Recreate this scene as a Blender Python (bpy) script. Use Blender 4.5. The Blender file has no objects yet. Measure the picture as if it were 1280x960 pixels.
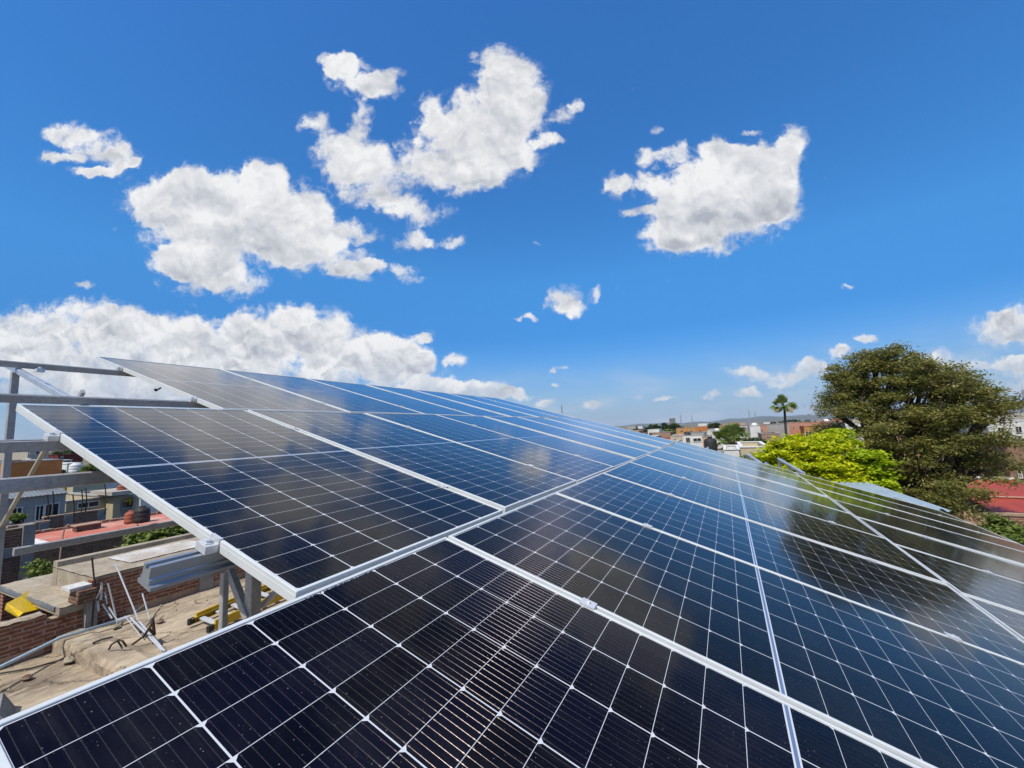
import bpy, math, random
import numpy as np
from mathutils import Vector, Matrix

random.seed(7)
rng = np.random.default_rng(7)
sc = bpy.context.scene
COL = sc.collection

# ------------------------------------------------------------------ camera
F = 522.98                                   # focal length in pixels of a 1280 px wide picture
RIGHT = Vector((0.8903, 0.4538, -0.0386)).normalized()
FWD = Vector((-0.4475, 0.8874, 0.1106)).normalized()
DOWN = FWD.cross(RIGHT).normalized()
CAMZ = 6.4
CAM = Vector((0, 0, CAMZ))
cd = bpy.data.cameras.new('camera')
cd.sensor_width = 36.0
cd.lens = 36.0 * F / 1280.0
cd.clip_start = 0.02
cd.clip_end = 30000
cam = bpy.data.objects.new('camera', cd)
COL.objects.link(cam)
m = Matrix((RIGHT, -DOWN, -FWD)).transposed().to_4x4()
m.translation = CAM
cam.matrix_world = m
sc.camera = cam


def ray(px, py):
    return (RIGHT * ((px - 640) / F) + DOWN * ((py - 480) / F) + FWD).normalized()


def at_z(px, py, z):
    d = ray(px, py)
    return CAM + d * ((z - CAMZ) / d.z)


def at_y(px, py, y):
    d = ray(px, py)
    return CAM + d * (y / d.y)


def at_x(px, py, x):
    d = ray(px, py)
    return CAM + d * (x / d.x)


def at_r(px, py, r):
    d = ray(px, py)
    return CAM + d * (r / math.hypot(d.x, d.y))


# ------------------------------------------------------------------ exposure, sun
sc.view_settings.view_transform = 'Standard'
sc.view_settings.look = 'None'
sc.view_settings.exposure = 0.0
sc.view_settings.gamma = 1.0
sc.cycles.max_bounces = 7
sc.cycles.diffuse_bounces = 3
sc.cycles.glossy_bounces = 4
sc.cycles.transmission_bounces = 3
sc.cycles.transparent_max_bounces = 6
sc.cycles.volume_bounces = 0
sc.cycles.caustics_reflective = False
sc.cycles.caustics_refractive = False
sc.cycles.use_denoising = True
sc.cycles.denoiser = 'OPENIMAGEDENOISE'
sc.cycles.denoising_input_passes = 'RGB_ALBEDO_NORMAL'
sc.cycles.denoising_prefilter = 'ACCURATE'
sc.cycles.sample_clamp_direct = 8.0
sc.cycles.sample_clamp_indirect = 4.0

SUN_EL = math.radians(56)
SUN_DIR = Vector((-0.05, -math.cos(SUN_EL), math.sin(SUN_EL))).normalized()
sl = bpy.data.lights.new('sun', 'SUN')
sl.energy = 4.3
sl.angle = math.radians(0.53)
sl.color = (1.0, 0.95, 0.87)
so = bpy.data.objects.new('sun', sl)
COL.objects.link(so)
so.rotation_euler = SUN_DIR.to_track_quat('Z', 'Y').to_euler()
so.location = (0, 0, 60)

# ------------------------------------------------------------------ sky with clouds
world = bpy.data.worlds.new('World')
sc.world = world
world.use_nodes = True
world.cycles.sampling_method = 'MANUAL'
world.cycles.sample_map_resolution = 512
wt = world.node_tree
wt.nodes.clear()


class NT:
    """small helper to wire math nodes"""
    def __init__(s, tree):
        s.t = tree

    def put(s, sock, v):
        if isinstance(v, bpy.types.NodeSocket):
            s.t.links.new(v, sock)
        elif isinstance(v, (tuple, list, Vector)):
            sock.default_value = tuple(v) if len(sock.default_value) == len(v) else (*v, 1)
        else:
            sock.default_value = v

    def m(s, op, a, b=None, c=None, clamp=False):
        n = s.t.nodes.new('ShaderNodeMath')
        n.operation = op
        n.use_clamp = clamp
        for i, v in enumerate((a, b, c)):
            if v is not None:
                s.put(n.inputs[i], v)
        return n.outputs[0]

    def v(s, op, a, b=None, c=None):
        n = s.t.nodes.new('ShaderNodeVectorMath')
        n.operation = op
        for i, x in enumerate((a, b, c)):
            if x is not None:
                if op == 'SCALE' and i == 1:
                    s.put(n.inputs['Scale'], x)
                else:
                    s.put(n.inputs[i], x)
        return n.outputs['Value'] if op in ('DOT_PRODUCT', 'LENGTH', 'DISTANCE') else n.outputs[0]

    def comb(s, x, y, z):
        n = s.t.nodes.new('ShaderNodeCombineXYZ')
        for i, k in enumerate((x, y, z)):
            s.put(n.inputs[i], k)
        return n.outputs[0]

    def sep(s, v):
        n = s.t.nodes.new('ShaderNodeSeparateXYZ')
        s.put(n.inputs[0], v)
        return n.outputs

    def noise(s, vec, scale, detail=3, rough=0.5, lac=2.0, dim='3D', out='Fac'):
        n = s.t.nodes.new('ShaderNodeTexNoise')
        n.noise_dimensions = dim
        if vec is not None:
            s.put(n.inputs['Vector'], vec)
        s.put(n.inputs['Scale'], scale)
        s.put(n.inputs['Detail'], detail)
        s.put(n.inputs['Roughness'], rough)
        s.put(n.inputs['Lacunarity'], lac)
        return n.outputs[out]

    def ss(s, v, lo, hi, a=0.0, b=1.0, kind='SMOOTHSTEP'):
        n = s.t.nodes.new('ShaderNodeMapRange')
        n.interpolation_type = kind
        n.clamp = True
        s.put(n.inputs[0], v)
        for i, k in enumerate((lo, hi, a, b)):
            s.put(n.inputs[i + 1], k)
        return n.outputs[0]

    def mix(s, f, a, b, blend='MIX'):
        n = s.t.nodes.new('ShaderNodeMix')
        n.data_type = 'RGBA'
        n.blend_type = blend
        n.clamp_factor = True
        s.put(n.inputs[0], f)
        s.put(n.inputs[6], a)
        s.put(n.inputs[7], b)
        return n.outputs[2]

    def ramp(s, f, stops):
        n = s.t.nodes.new('ShaderNodeValToRGB')
        e = n.color_ramp.elements
        while len(e) < len(stops):
            e.new(0.5)
        for el, (p, c) in zip(e, stops):
            el.position = p
            el.color = (*c, 1) if len(c) == 3 else c
        s.put(n.inputs[0], f)
        return n.outputs[0]


N = NT(wt)
tc = wt.nodes.new('ShaderNodeTexCoord')
dirv = N.v('NORMALIZE', tc.outputs['Generated'])
sky = wt.nodes.new('ShaderNodeTexSky')
sky.sky_type = 'NISHITA'
sky.sun_disc = False
sky.sun_elevation = SUN_EL
sky.sun_rotation = math.radians(180)
sky.altitude = 1500
sky.air_density = 1.0
sky.dust_density = 0.6
sky.ozone_density = 2.2
# the photograph's blue is deeper: saturate the sky
hs = wt.nodes.new('ShaderNodeHueSaturation')
hs.inputs['Hue'].default_value = 0.5
hs.inputs['Saturation'].default_value = 1.22
hs.inputs['Value'].default_value = 1.0
wt.links.new(sky.outputs[0], hs.inputs['Color'])
elv = N.sep(dirv)[2]
grade = N.ramp(N.m('MAXIMUM', elv, 0.0), [(0.0, (0.25, 0.34, 0.44)), (0.10, (0.20, 0.36, 0.49)), (0.22, (0.20, 0.43, 0.565)), (0.34, (0.34, 0.645, 0.745)), (0.75, (0.46, 0.755, 0.93)), (1.0, (0.52, 0.80, 0.94))])
skycol = N.v('MULTIPLY', hs.outputs[0], N.v('SCALE', grade, 2.55))

# cloud layer on the dome, laid out by direction: x = east of the dome axis, y = down from it
zz = N.v('DOT_PRODUCT', dirv, FWD)
zs = N.m('MAXIMUM', zz, 0.06)
cx = N.m('DIVIDE', N.v('DOT_PRODUCT', dirv, RIGHT), zs)
cy = N.m('DIVIDE', N.v('DOT_PRODUCT', dirv, DOWN), zs)
p0 = N.comb(cx, cy, 0.0)
w1 = N.noise(p0, 7.0, 4, 0.6, out='Color')
w2 = N.noise(p0, 30.0, 3, 0.6, out='Color')
warp = N.v('ADD', N.v('SCALE', N.v('SUBTRACT', w1, (0.5, 0.5, 0.5)), 0.085),
           N.v('SCALE', N.v('SUBTRACT', w2, (0.5, 0.5, 0.5)), 0.028))
warp = N.v('MULTIPLY', warp, (1, 1, 0))
p = N.v('ADD', p0, warp)
BLOBS = [  # centre, radii (hundredths of the dome's unit), weight
    (85, 165, 30, 14, 1), (122, 182, 36, 18, 1), (152, 196, 22, 16, 1), (75, 196, 30, 9, .8), (130, 213, 28, 10, .9), (165, 206, 9, 10, .8),
    (200, 248, 52, 32, 1), (255, 262, 80, 42, 1), (328, 224, 26, 26, 1), (335, 262, 72, 46, 1.1), (295, 300, 105, 36, 1.1), (372, 285, 55, 40, 1),
    (405, 322, 60, 24, .95), (435, 345, 36, 12, .8), (240, 235, 42, 25, 1), (105, 355, 16, 6, .45), (115, 215, 30, 8, .5),
    (245, 342, 52, 30, 1), (300, 357, 38, 20, 1), (222, 330, 32, 20, 1),
    (445, 95, 36, 26, 1), (475, 108, 28, 18, 1), (430, 82, 18, 16, .9), (490, 86, 18, 10, .7), (452, 146, 18, 22, .8), (388, 154, 20, 13, .9),
    (432, 192, 46, 34, .95), (470, 222, 58, 36, 1.0), (520, 262, 44, 16, .85),
    (625, 82, 34, 34, 1), (645, 112, 40, 40, 1), (600, 155, 58, 46, 1.1), (555, 182, 52, 34, 1.0), (574, 216, 52, 26, 1.05), (534, 138, 16, 24, .8),
    (655, 152, 34, 36, .95), (660, 196, 30, 14, .8), (690, 182, 18, 9, .7), (706, 146, 15, 14, .7), (722, 133, 11, 8, .7), (612, 205, 50, 32, 1),
    (446, 288, 40, 15, .8), (405, 268, 20, 10, .5), (512, 297, 24, 15, .85), (425, 305, 16, 9, .5), (540, 300, 14, 6, .4), (568, 299, 13, 9, .8), (490, 334, 36, 9, .75), (515, 346, 20, 6, .65), (466, 330, 14, 8, .65), (670, 306, 12, 4, .4), (410, 72, 10, 7, .4), (822, 162, 9, 5, .45), (940, 165, 12, 4, .45),
    (900, 240, 78, 52, 1.15), (858, 264, 52, 44, 1.1), (868, 302, 62, 24, 1.05), (932, 230, 60, 42, 1.1), (962, 202, 42, 30, 1), (990, 172, 22, 22, .9),
    (955, 262, 48, 36, 1), (898, 186, 26, 14, .8), (768, 228, 17, 18, .8), (800, 228, 28, 16, .8), (812, 196, 20, 12, .75), (845, 192, 18, 12, .7), (795, 262, 22, 8, .7),
    (705, 370, 25, 16, .95), (716, 387, 22, 12, .95), (743, 370, 9, 12, .85), (662, 396, 13, 5, .75), (648, 402, 8, 4, .7),
    (20, 425, 56, 42, 1.1), (105, 398, 52, 26, 1.1), (175, 420, 76, 28, 1.1), (255, 428, 90, 32, 1.1), (340, 415, 55, 30, 1.1), (390, 408, 46, 26, 1.05),
    (445, 440, 66, 28, 1.1), (495, 442, 44, 28, 1.1), (520, 456, 20, 18, 1), (100, 466, 190, 46, 1.1), (320, 474, 220, 40, 1.1),
    (530, 419, 14, 8, .95), (567, 452, 19, 9, 1), (545, 486, 60, 12, .9), (600, 489, 50, 12, .95), (640, 495, 22, 8, .9), (680, 505, 16, 8, .9), (740, 508, 18, 7, .9),
    (702, 460, 12, 4, .75), (694, 482, 6, 4, .6),
    (937, 465, 36, 9, .95), (1014, 458, 34, 14, .95), (985, 474, 25, 10, .8), (888, 497, 16, 6, .75), (940, 488, 22, 7, .75), (1050, 441, 18, 10, .9), (1085, 422, 20, 6, .85),
    (1165, 445, 36, 14, .85), (1205, 460, 36, 12, .8), (1248, 412, 44, 22, 1), (1285, 402, 44, 26, 1.05), (1265, 452, 46, 9, .8), (1062, 357, 11, 4, .7), (830, 504, 20, 4, .75),
    (795, 497, 9, 5, .6), (1330, 470, 90, 40, .8),
]
acc = None
accy = None
for (bx, by, rx, ry, wgt) in BLOBS:
    wgt = 0.46 + 0.60 * wgt
    c = ((bx - 640) / F, (by - 480) / F, 0)
    q = N.v('MULTIPLY_ADD', p, (F / rx, F / ry, 0), (-c[0] * F / rx, -c[1] * F / ry, 0))
    d2 = N.v('DOT_PRODUCT', q, q)
    g = N.m('MAXIMUM', N.m('MULTIPLY_ADD', d2, -0.62 * wgt, wgt), 0.0)
    if acc is None:
        acc = g
        accy = N.m('MULTIPLY', g, N.sep(q)[1])
    else:
        acc = N.m('ADD', acc, g)
        if rx > 28:
            accy = N.m('MULTIPLY_ADD', g, N.sep(q)[1], accy)
front = N.ss(zz, 0.06, 0.16)
f1 = N.noise(p0, 15.0, 9, 0.62)
fd = N.m('ADD', N.m('MULTIPLY', N.m('SUBTRACT', f1, 0.5), 2.5), N.m('MULTIPLY', N.m('MINIMUM', acc, 1.5), 1.05))
f2 = N.noise(p, 60.0, 5, 0.6)
fd = N.m('ADD', fd, N.m('MULTIPLY', N.m('SUBTRACT', f2, 0.5), 0.45))
wisp = N.m('MULTIPLY', N.m('MULTIPLY', N.ss(fd, 0.12, 0.8), N.ss(f2, 0.40, 0.62)), N.ss(acc, 0.05, 0.5, 0.0, 0.36))
alpha = N.m('MULTIPLY', N.m('MAXIMUM', N.ss(fd, 0.42, 1.14), wisp), front)
# fair-weather wisps elsewhere on the dome
# light and shade inside a cloud: bright crowns, grey flat bases, puffy relief
yb = N.m('DIVIDE', accy, N.m('MAXIMUM', acc, 0.4))
sunp = N.v('ADD', p, (0.008, -0.030, 0.0))
r1 = N.noise(p, 8.0, 5, 0.5)
r2 = N.noise(sunp, 8.0, 5, 0.5)
relief = N.m('SUBTRACT', r2, r1)
lown = N.noise(p0, 4.5, 3, 0.5)
thick = N.ss(fd, 0.80, 1.7)
el = N.sep(dirv)[2]
q1 = N.noise(p, 24.0, 5, 0.55)
q2 = N.noise(N.v('ADD', p, (0.004, -0.012, 0.0)), 24.0, 5, 0.55)
fine = N.m('MULTIPLY', N.m('SUBTRACT', q2, q1), N.ss(el, 0.10, 0.32, 2.6, 0.9))
base = N.m('MULTIPLY', N.ss(N.m('ADD', yb, N.m('MULTIPLY', N.m('SUBTRACT', lown, 0.5), 1.3)), -0.75, 0.95), N.m('ADD', 0.22, N.m('MULTIPLY', thick, 0.50)))
shade = N.m('ADD', N.m('ADD', base, fine), N.m('MULTIPLY', relief, 2.4))
shade = N.m('ADD', shade, 0.10, clamp=True)
ccol = N.mix(shade, (9.2, 9.2, 9.2), (4.4, 4.7, 5.3))
# clouds near the horizon sink into the air
lowc = N.m('MULTIPLY', N.ss(el, 0.05, 0.24, 1.0, 0.0), N.ss(N.m('ADD', N.noise(p, 12.0, 5, 0.55), N.m('MULTIPLY', yb, 0.10)), 0.40, 0.62, 0.0, 0.75))
ccol = N.mix(lowc, ccol, (4.6, 5.5, 6.9))
ccol = N.mix(N.ss(el, 0.0, 0.16, 0.45, 0.0), ccol, (4.9, 5.9, 7.3))
alpha = N.m('MULTIPLY', alpha, N.ss(el, -0.01, 0.05, 0.35, 0.97))
# white glow added round the sun, out of view, to lift the blue shade
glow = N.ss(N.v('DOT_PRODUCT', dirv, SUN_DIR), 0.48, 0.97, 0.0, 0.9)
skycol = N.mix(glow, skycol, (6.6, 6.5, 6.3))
# pale bluish air along the horizon
skycol = N.mix(N.ss(el, -0.02, 0.21, 0.95, 0.0), skycol, (3.05, 4.35, 6.2))
veil = N.m('MULTIPLY', N.ss(N.noise(N.v('MULTIPLY', p0, (1.0, 3.6, 1.0)), 5.0, 5, 0.55), 0.44, 0.70), N.ss(elv, 0.02, 0.17, 0.60, 0.0))
skycol = N.mix(veil, skycol, (5.4, 6.3, 7.5))
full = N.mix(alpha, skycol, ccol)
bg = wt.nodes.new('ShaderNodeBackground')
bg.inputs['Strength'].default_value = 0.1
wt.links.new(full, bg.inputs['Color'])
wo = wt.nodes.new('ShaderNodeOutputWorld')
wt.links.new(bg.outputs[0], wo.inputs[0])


# ------------------------------------------------------------------ materials
def newmat(name):
    mt = bpy.data.materials.new(name)
    mt.use_nodes = True
    nt = NT(mt.node_tree)
    b = mt.node_tree.nodes['Principled BSDF']
    return mt, nt, b


def wpos(nt):
    g = nt.t.nodes.new('ShaderNodeNewGeometry')
    return g.outputs['Position']


def mottled(name, c1, c2, scale=3.0, rough=0.8, metal=0.0, spec=0.3, bump=0.0, c3=None, bscale=None, stretch=None, grain=0.3):
    mt, nt, b = newmat(name)
    ps = wpos(nt)
    if stretch:
        ps = nt.v('MULTIPLY', ps, stretch)
    f = nt.noise(ps, scale, 6, 0.62)
    col = nt.mix(nt.ss(f, 0.32, 0.68), c1, c2)
    if c3:
        f3 = nt.noise(ps, scale * 0.31, 4, 0.7)
        col = nt.mix(nt.ss(f3, 0.5, 0.72), col, c3)
    if grain:
        g_ = nt.noise(ps, scale * 11.0, 4, 0.7)
        gv = nt.ss(g_, 0.25, 0.75, 1.0 - grain, 1.0 + grain * .6, 'LINEAR')
        col = nt.v('MULTIPLY', col, nt.comb(gv, gv, gv))
    nt.put(b.inputs['Base Color'], col)
    b.inputs['Roughness'].default_value = rough
    b.inputs['Metallic'].default_value = metal
    b.inputs['Specular IOR Level'].default_value = spec
    if bump:
        bn = nt.t.nodes.new('ShaderNodeBump')
        bn.inputs['Strength'].default_value = bump
        bn.inputs['Distance'].default_value = 0.03
        nt.put(bn.inputs['Height'], nt.noise(ps, bscale or scale * 6, 6, 0.65))
        nt.put(b.inputs['Normal'], bn.outputs[0])
    return mt


def brickmat(name, c1, c2, mortar, bw=0.22, bh=0.060, ms=0.011, stain=None):
    mt, nt, b = newmat(name)
    s = nt.sep(wpos(nt))
    vec = nt.comb(nt.m('ADD', s[0], s[1]), s[2], 0.0)
    wob = nt.noise(wpos(nt), 4.0, 3, out='Color')
    vec = nt.v('ADD', vec, nt.v('SCALE', nt.v('SUBTRACT', wob, (.5, .5, .5)), 0.03))
    br = nt.t.nodes.new('ShaderNodeTexBrick')
    nt.put(br.inputs['Vector'], vec)
    br.inputs['Color1'].default_value = (*c1, 1)
    br.inputs['Color2'].default_value = (*c2, 1)
    br.inputs['Mortar'].default_value = (*mortar, 1)
    br.inputs['Scale'].default_value = 1.0
    br.inputs['Mortar Size'].default_value = ms
    br.inputs['Brick Width'].default_value = bw
    br.inputs['Row Height'].default_value = bh
    br.inputs['Bias'].default_value = -0.1
    nz = nt.noise(wpos(nt), 9.0, 5, 0.7)
    col = nt.mix(nt.ss(nz, 0.45, 0.75), br.outputs['Color'], tuple(0.45 * x for x in c1))
    if stain:
        col = nt.mix(nt.ss(nt.noise(wpos(nt), 0.9, 4, 0.7), 0.5, 0.7), col, stain)
    nt.put(b.inputs['Base Color'], col)
    b.inputs['Roughness'].default_value = 0.9
    b.inputs['Specular IOR Level'].default_value = 0.15
    bn = nt.t.nodes.new('ShaderNodeBump')
    bn.inputs['Strength'].default_value = 0.9
    bn.inputs['Distance'].default_value = 0.025
    nt.put(bn.inputs['Height'], nt.m('ADD', nt.m('SUBTRACT', 1.0, br.outputs['Fac']), nt.m('MULTIPLY', nz, 0.7)))
    nt.put(b.inputs['Normal'], bn.outputs[0])
    return mt


M = {}
M['alu'] = mottled('anodised_aluminium', (0.60, 0.63, 0.64), (0.55, 0.575, 0.585), 14, 0.45, 0.0, 0.5, grain=.06)
M['clamp'] = mottled('clamp_aluminium', (0.66, 0.68, 0.70), (0.58, 0.60, 0.62), 20, 0.38, 0.3, 0.5, grain=.1)
M['galv'] = mottled('galvanised_steel', (0.56, 0.60, 0.64), (0.46, 0.50, 0.54), 6, 0.36, 0.45, 0.5, stretch=(1, .2, 1))
M['steelgrey'] = mottled('grey_primer_steel', (0.42, 0.42, 0.43), (0.33, 0.335, 0.345), 5, 0.45, 0.15, 0.4)
M['slate'] = mottled('slate_galvanised_rail', (0.40, 0.45, 0.51), (0.33, 0.375, 0.43), 5, 0.33, 0.6, 0.5, stretch=(1, .2, 1), grain=.12)
M['bolt'] = mottled('stainless_bolt', (0.55, 0.55, 0.55), (0.45, 0.45, 0.45), 30, 0.3, 0.9)
M['black'] = mottled('black_rubber', (0.02, 0.02, 0.02), (0.035, 0.035, 0.035), 9, 0.6)
M['roofconc'] = mottled('weathered_roof_concrete', (0.50, 0.41, 0.295), (0.29, 0.23, 0.17), 2.2, 0.95, 0, .15, 0.5, c3=(0.17, 0.135, 0.10), bscale=22, stretch=(1, .45, 1))
def cracked(mt):
    nt = NT(mt.node_tree)
    b = mt.node_tree.nodes['Principled BSDF']
    src = b.inputs['Base Color'].links[0].from_socket
    ps = wpos(nt)
    pw = nt.v('ADD', ps, nt.v('SCALE', nt.noise(ps, 2.2, 5, 0.65, out='Color'), 0.55))
    vo = nt.t.nodes.new('ShaderNodeTexVoronoi')
    vo.feature = 'DISTANCE_TO_EDGE'
    vo.inputs['Scale'].default_value = 0.8
    nt.put(vo.inputs['Vector'], pw)
    ck = nt.ss(vo.outputs['Distance'], 0.0, 0.022, 0.75, 0.0)
    col = nt.mix(ck, src, (0.07, 0.055, 0.04))
    st = nt.ss(nt.noise(nt.v('MULTIPLY', ps, (1.4, .5, 1)), 1.7, 7, 0.72), 0.54, 0.60, 0.0, 0.55)
    col = nt.mix(st, col, (0.52, 0.45, 0.34))
    dk = nt.ss(nt.noise(nt.v('MULTIPLY', ps, (1.2, .4, 1)), 2.9, 6, 0.7), 0.57, 0.66, 0.0, 0.6)
    col = nt.mix(dk, col, (0.12, 0.095, 0.07))
    nt.put(b.inputs['Base Color'], col)
cracked(M['roofconc'])
M['roofconc2'] = mottled('pale_roof_slab', (0.43, 0.37, 0.29), (0.33, 0.28, 0.21), 2.2, 0.95, 0, .15, 0.4, c3=(0.25, 0.21, 0.16), bscale=25)
M['greyconc'] = mottled('grey_concrete', (0.30, 0.29, 0.27), (0.22, 0.21, 0.20), 3, 0.9, 0, .2, 0.4)
M['whitewash'] = mottled('worn_white_sealant', (0.62, 0.62, 0.60), (0.42, 0.36, 0.30), 1.8, 0.9, 0, .2, .2)
M['ledge'] = mottled('mortar_ledge', (0.44, 0.31, 0.22), (0.33, 0.23, 0.17), 4, 0.95, 0, .1, .5)
M['brick'] = brickmat('old_red_brick', (0.32, 0.115, 0.065), (0.22, 0.08, 0.05), (0.36, 0.28, 0.21))
M['brickdark'] = brickmat('stained_dark_brick', (0.20, 0.095, 0.06), (0.14, 0.08, 0.055), (0.22, 0.17, 0.13), stain=(0.085, 0.07, 0.05))
M['brickfar'] = brickmat('raw_orange_brick', (0.32, 0.14, 0.085), (0.25, 0.11, 0.07), (0.33, 0.27, 0.21))
M['redroof'] = mottled('red_sealed_roof', (0.54, 0.175, 0.125), (0.47, 0.155, 0.11), 0.9, 0.8, 0, .2, c3=(0.58, 0.36, 0.29))
M['redmetal'] = mottled('red_metal_sheet', (0.40, 0.060, 0.022), (0.32, 0.048, 0.02), 1.2, 0.5, 0, .4)
M['yellow'] = mottled('yellow_plastic_sheet', (0.90, 0.60, 0.010), (0.82, 0.53, 0.01), 3, 0.45, 0, .4)
M['fibreglass'] = mottled('yellow_fibreglass', (0.62, 0.40, 0.02), (0.5, 0.32, 0.02), 6, 0.5)
M['zinc'] = mottled('corrugated_zinc', (0.50, 0.60, 0.66), (0.42, 0.52, 0.58), 2, 0.45, 0.25, .4)
M['glassdark'] = mottled('dark_window_glass', (0.015, 0.018, 0.022), (0.03, 0.035, 0.04), 1, 0.12, 0, .6)
M['leaf_mesq'] = None


def plain(name, c, rough=0.85, var=0.85):
    return mottled(name, c, tuple(var * x for x in c), 1.3, rough, 0, .2)


PAINT = {
    'ochre': plain('ochre_paint', (0.52, 0.27, 0.085)), 'orange': plain('orange_paint', (0.50, 0.19, 0.06)),
    'peach': plain('peach_paint', (0.58, 0.36, 0.23)), 'pink': plain('salmon_paint', (0.52, 0.255, 0.18)),
    'white': plain('white_paint', (0.68, 0.67, 0.64)), 'cream': plain('cream_paint', (0.50, 0.43, 0.29)),
    'tan': plain('tan_plaster', (0.44, 0.36, 0.28)), 'grey': plain('grey_render', (0.36, 0.35, 0.33)),
    'beige': plain('beige_concrete', (0.44, 0.40, 0.34)), 'bluegrey': plain('bluegrey_paint', (0.20, 0.225, 0.25), .85, .7),
    'roofgrey': plain('roof_grey', (0.38, 0.36, 0.33)), 'roofwhite': plain('roof_white', (0.72, 0.72, 0.70)),
    'terracotta': plain('terracotta', (0.33, 0.11, 0.07)), 'darkred': plain('dark_red', (0.13, 0.025, 0.02)),
    'green': plain('moss_green_paint', (0.20, 0.21, 0.03)), 'darkgrey': plain('dark_grey', (0.09, 0.095, 0.10)),
    'brown': plain('brown_earth', (0.34, 0.22, 0.15)),
}


# solar laminate -----------------------------------------------------
PL, PW = 2.257, 1.134
def laminate():
    mt, nt, b = newmat('solar_cell_laminate')
    tcn = nt.t.nodes.new('ShaderNodeTexCoord')
    oi = nt.t.nodes.new('ShaderNodeObjectInfo')
    s = nt.sep(tcn.outputs['Object'])
    X, Y = s[0], s[1]
    CW, CGY = 0.182, 0.0032                    # cell width, gap between strings
    pitY = CW + CGY
    my = (PW - 6 * pitY) / 2
    CH, CGX = 0.091, 0.0013
    pitX = CH + CGX
    CENT = 0.016
    ty = nt.m('DIVIDE', nt.m('SUBTRACT', Y, my), pitY)
    fy = nt.m('FRACT', ty)
    iy = nt.m('FLOOR', ty)
    dy0 = nt.m('MULTIPLY', fy, pitY)
    dy1 = nt.m('MULTIPLY', nt.m('SUBTRACT', 1.0, fy), pitY)
    dy = nt.m('SUBTRACT', nt.m('MINIMUM', dy0, dy1), CGY / 2)
    xa = nt.m('SUBTRACT', nt.m('ABSOLUTE', nt.m('SUBTRACT', X, PL / 2)), CENT / 2)
    tx = nt.m('DIVIDE', xa, pitX)
    fx = nt.m('FRACT', tx)
    ix = nt.m('FLOOR', tx)
    dx0 = nt.m('SUBTRACT', nt.m('MULTIPLY', fx, pitX), CGX / 2)
    dx1 = nt.m('SUBTRACT', nt.m('MULTIPLY', nt.m('SUBTRACT', 1.0, fx), pitX), CGX / 2)
    dx = nt.m('MINIMUM', dx0, dx1)
    inx = nt.m('MULTIPLY', nt.m('GREATER_THAN', xa, 0.0), nt.m('LESS_THAN', tx, 12.0))
    iny = nt.m('MULTIPLY', nt.m('GREATER_THAN', ty, 0.0), nt.m('LESS_THAN', ty, 6.0))
    cut = nt.m('GREATER_THAN', nt.m('ADD', dx1, dy), 0.0078)
    cell = nt.m('MULTIPLY', nt.m('GREATER_THAN', dx, 0.0), nt.m('GREATER_THAN', dy, 0.0))
    cell = nt.m('MULTIPLY', nt.m('MULTIPLY', cell, cut), nt.m('MULTIPLY', inx, iny))
    # ten ribbons per cell running along the panel
    tb = nt.m('MULTIPLY', nt.m('DIVIDE', nt.m('SUBTRACT', dy0, CGY / 2), CW), 10.0)
    fb = nt.m('SUBTRACT', nt.m('FRACT', tb), 0.5)
    db = nt.m('MULTIPLY', fb, CW / 10)         # signed distance to the ribbon
    adb = nt.m('ABSOLUTE', db)
    padx = nt.m('ABSOLUTE', nt.m('SUBTRACT', nt.m('FRACT', nt.m('DIVIDE', xa, pitX / 7)), 0.5))
    pad = nt.m('MULTIPLY', nt.m('LESS_THAN', padx, 0.085), nt.m('LESS_THAN', adb, 0.00075))
    endpad = nt.m('MULTIPLY', nt.m('LESS_THAN', nt.m('ABSOLUTE', nt.m('SUBTRACT', dx, 0.0055)), 0.0022), nt.m('LESS_THAN', adb, 0.0011))
    wire = nt.m('LESS_THAN', adb, 0.00050)
    ribbon = nt.m('MULTIPLY', nt.m('MAXIMUM', nt.m('MAXIMUM', wire, pad), endpad), cell)
    # cell colour: nearly black blue, a little different from cell to cell
    wn = nt.t.nodes.new('ShaderNodeTexWhiteNoise')
    wn.noise_dimensions = '4D'
    nt.put(wn.inputs['Vector'], nt.comb(ix, iy, nt.m('SIGN', nt.m('SUBTRACT', X, PL / 2))))
    nt.put(wn.inputs['W'], oi.outputs['Random'])
    ccell = nt.mix(wn.outputs['Value'], (0.0024, 0.0026, 0.0050), (0.0036, 0.0042, 0.0110))
    # fine fingers across the ribbons
    # dust: specks, dried drops, thin film
    sh = nt.v('ADD', tcn.outputs['Object'], nt.v('SCALE', nt.comb(oi.outputs['Random'], oi.outputs['Random'], 0.0), 37.0))
    vo = nt.t.nodes.new('ShaderNodeTexVoronoi')
    vo.inputs['Scale'].default_value = 150.0
    nt.put(vo.inputs['Vector'], sh)
    sp = nt.sep(vo.outputs['Color'])
    rad = nt.m('MULTIPLY', nt.ss(sp[0], 0.40, 1.0, 0.0, 1.0, 'LINEAR'), 0.19)
    speck = nt.m('MULTIPLY', nt.m('LESS_THAN', vo.outputs['Distance'], rad), nt.ss(sp[1], 0.3, 1.0, 0.15, 1.0, 'LINEAR'))
    vb = nt.t.nodes.new('ShaderNodeTexVoronoi')
    vb.inputs['Scale'].default_value = 3.3
    nt.put(vb.inputs['Vector'], nt.v('ADD', sh, nt.v('SCALE', nt.noise(sh, 30.0, 4, 0.7, out='Color'), 0.05)))
    sb = nt.sep(vb.outputs['Color'])
    smear = nt.m('MULTIPLY', nt.m('LESS_THAN', vb.outputs['Distance'], nt.m('MULTIPLY', nt.ss(sb[0], 0.72, 1.0, 0.0, 1.0, 'LINEAR'), 0.045)), 0.9)
    film = nt.ss(nt.noise(sh, 3.0, 5, 0.65), 0.35, 0.75)
    film2 = nt.noise(sh, 40.0, 4, 0.7)
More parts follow.
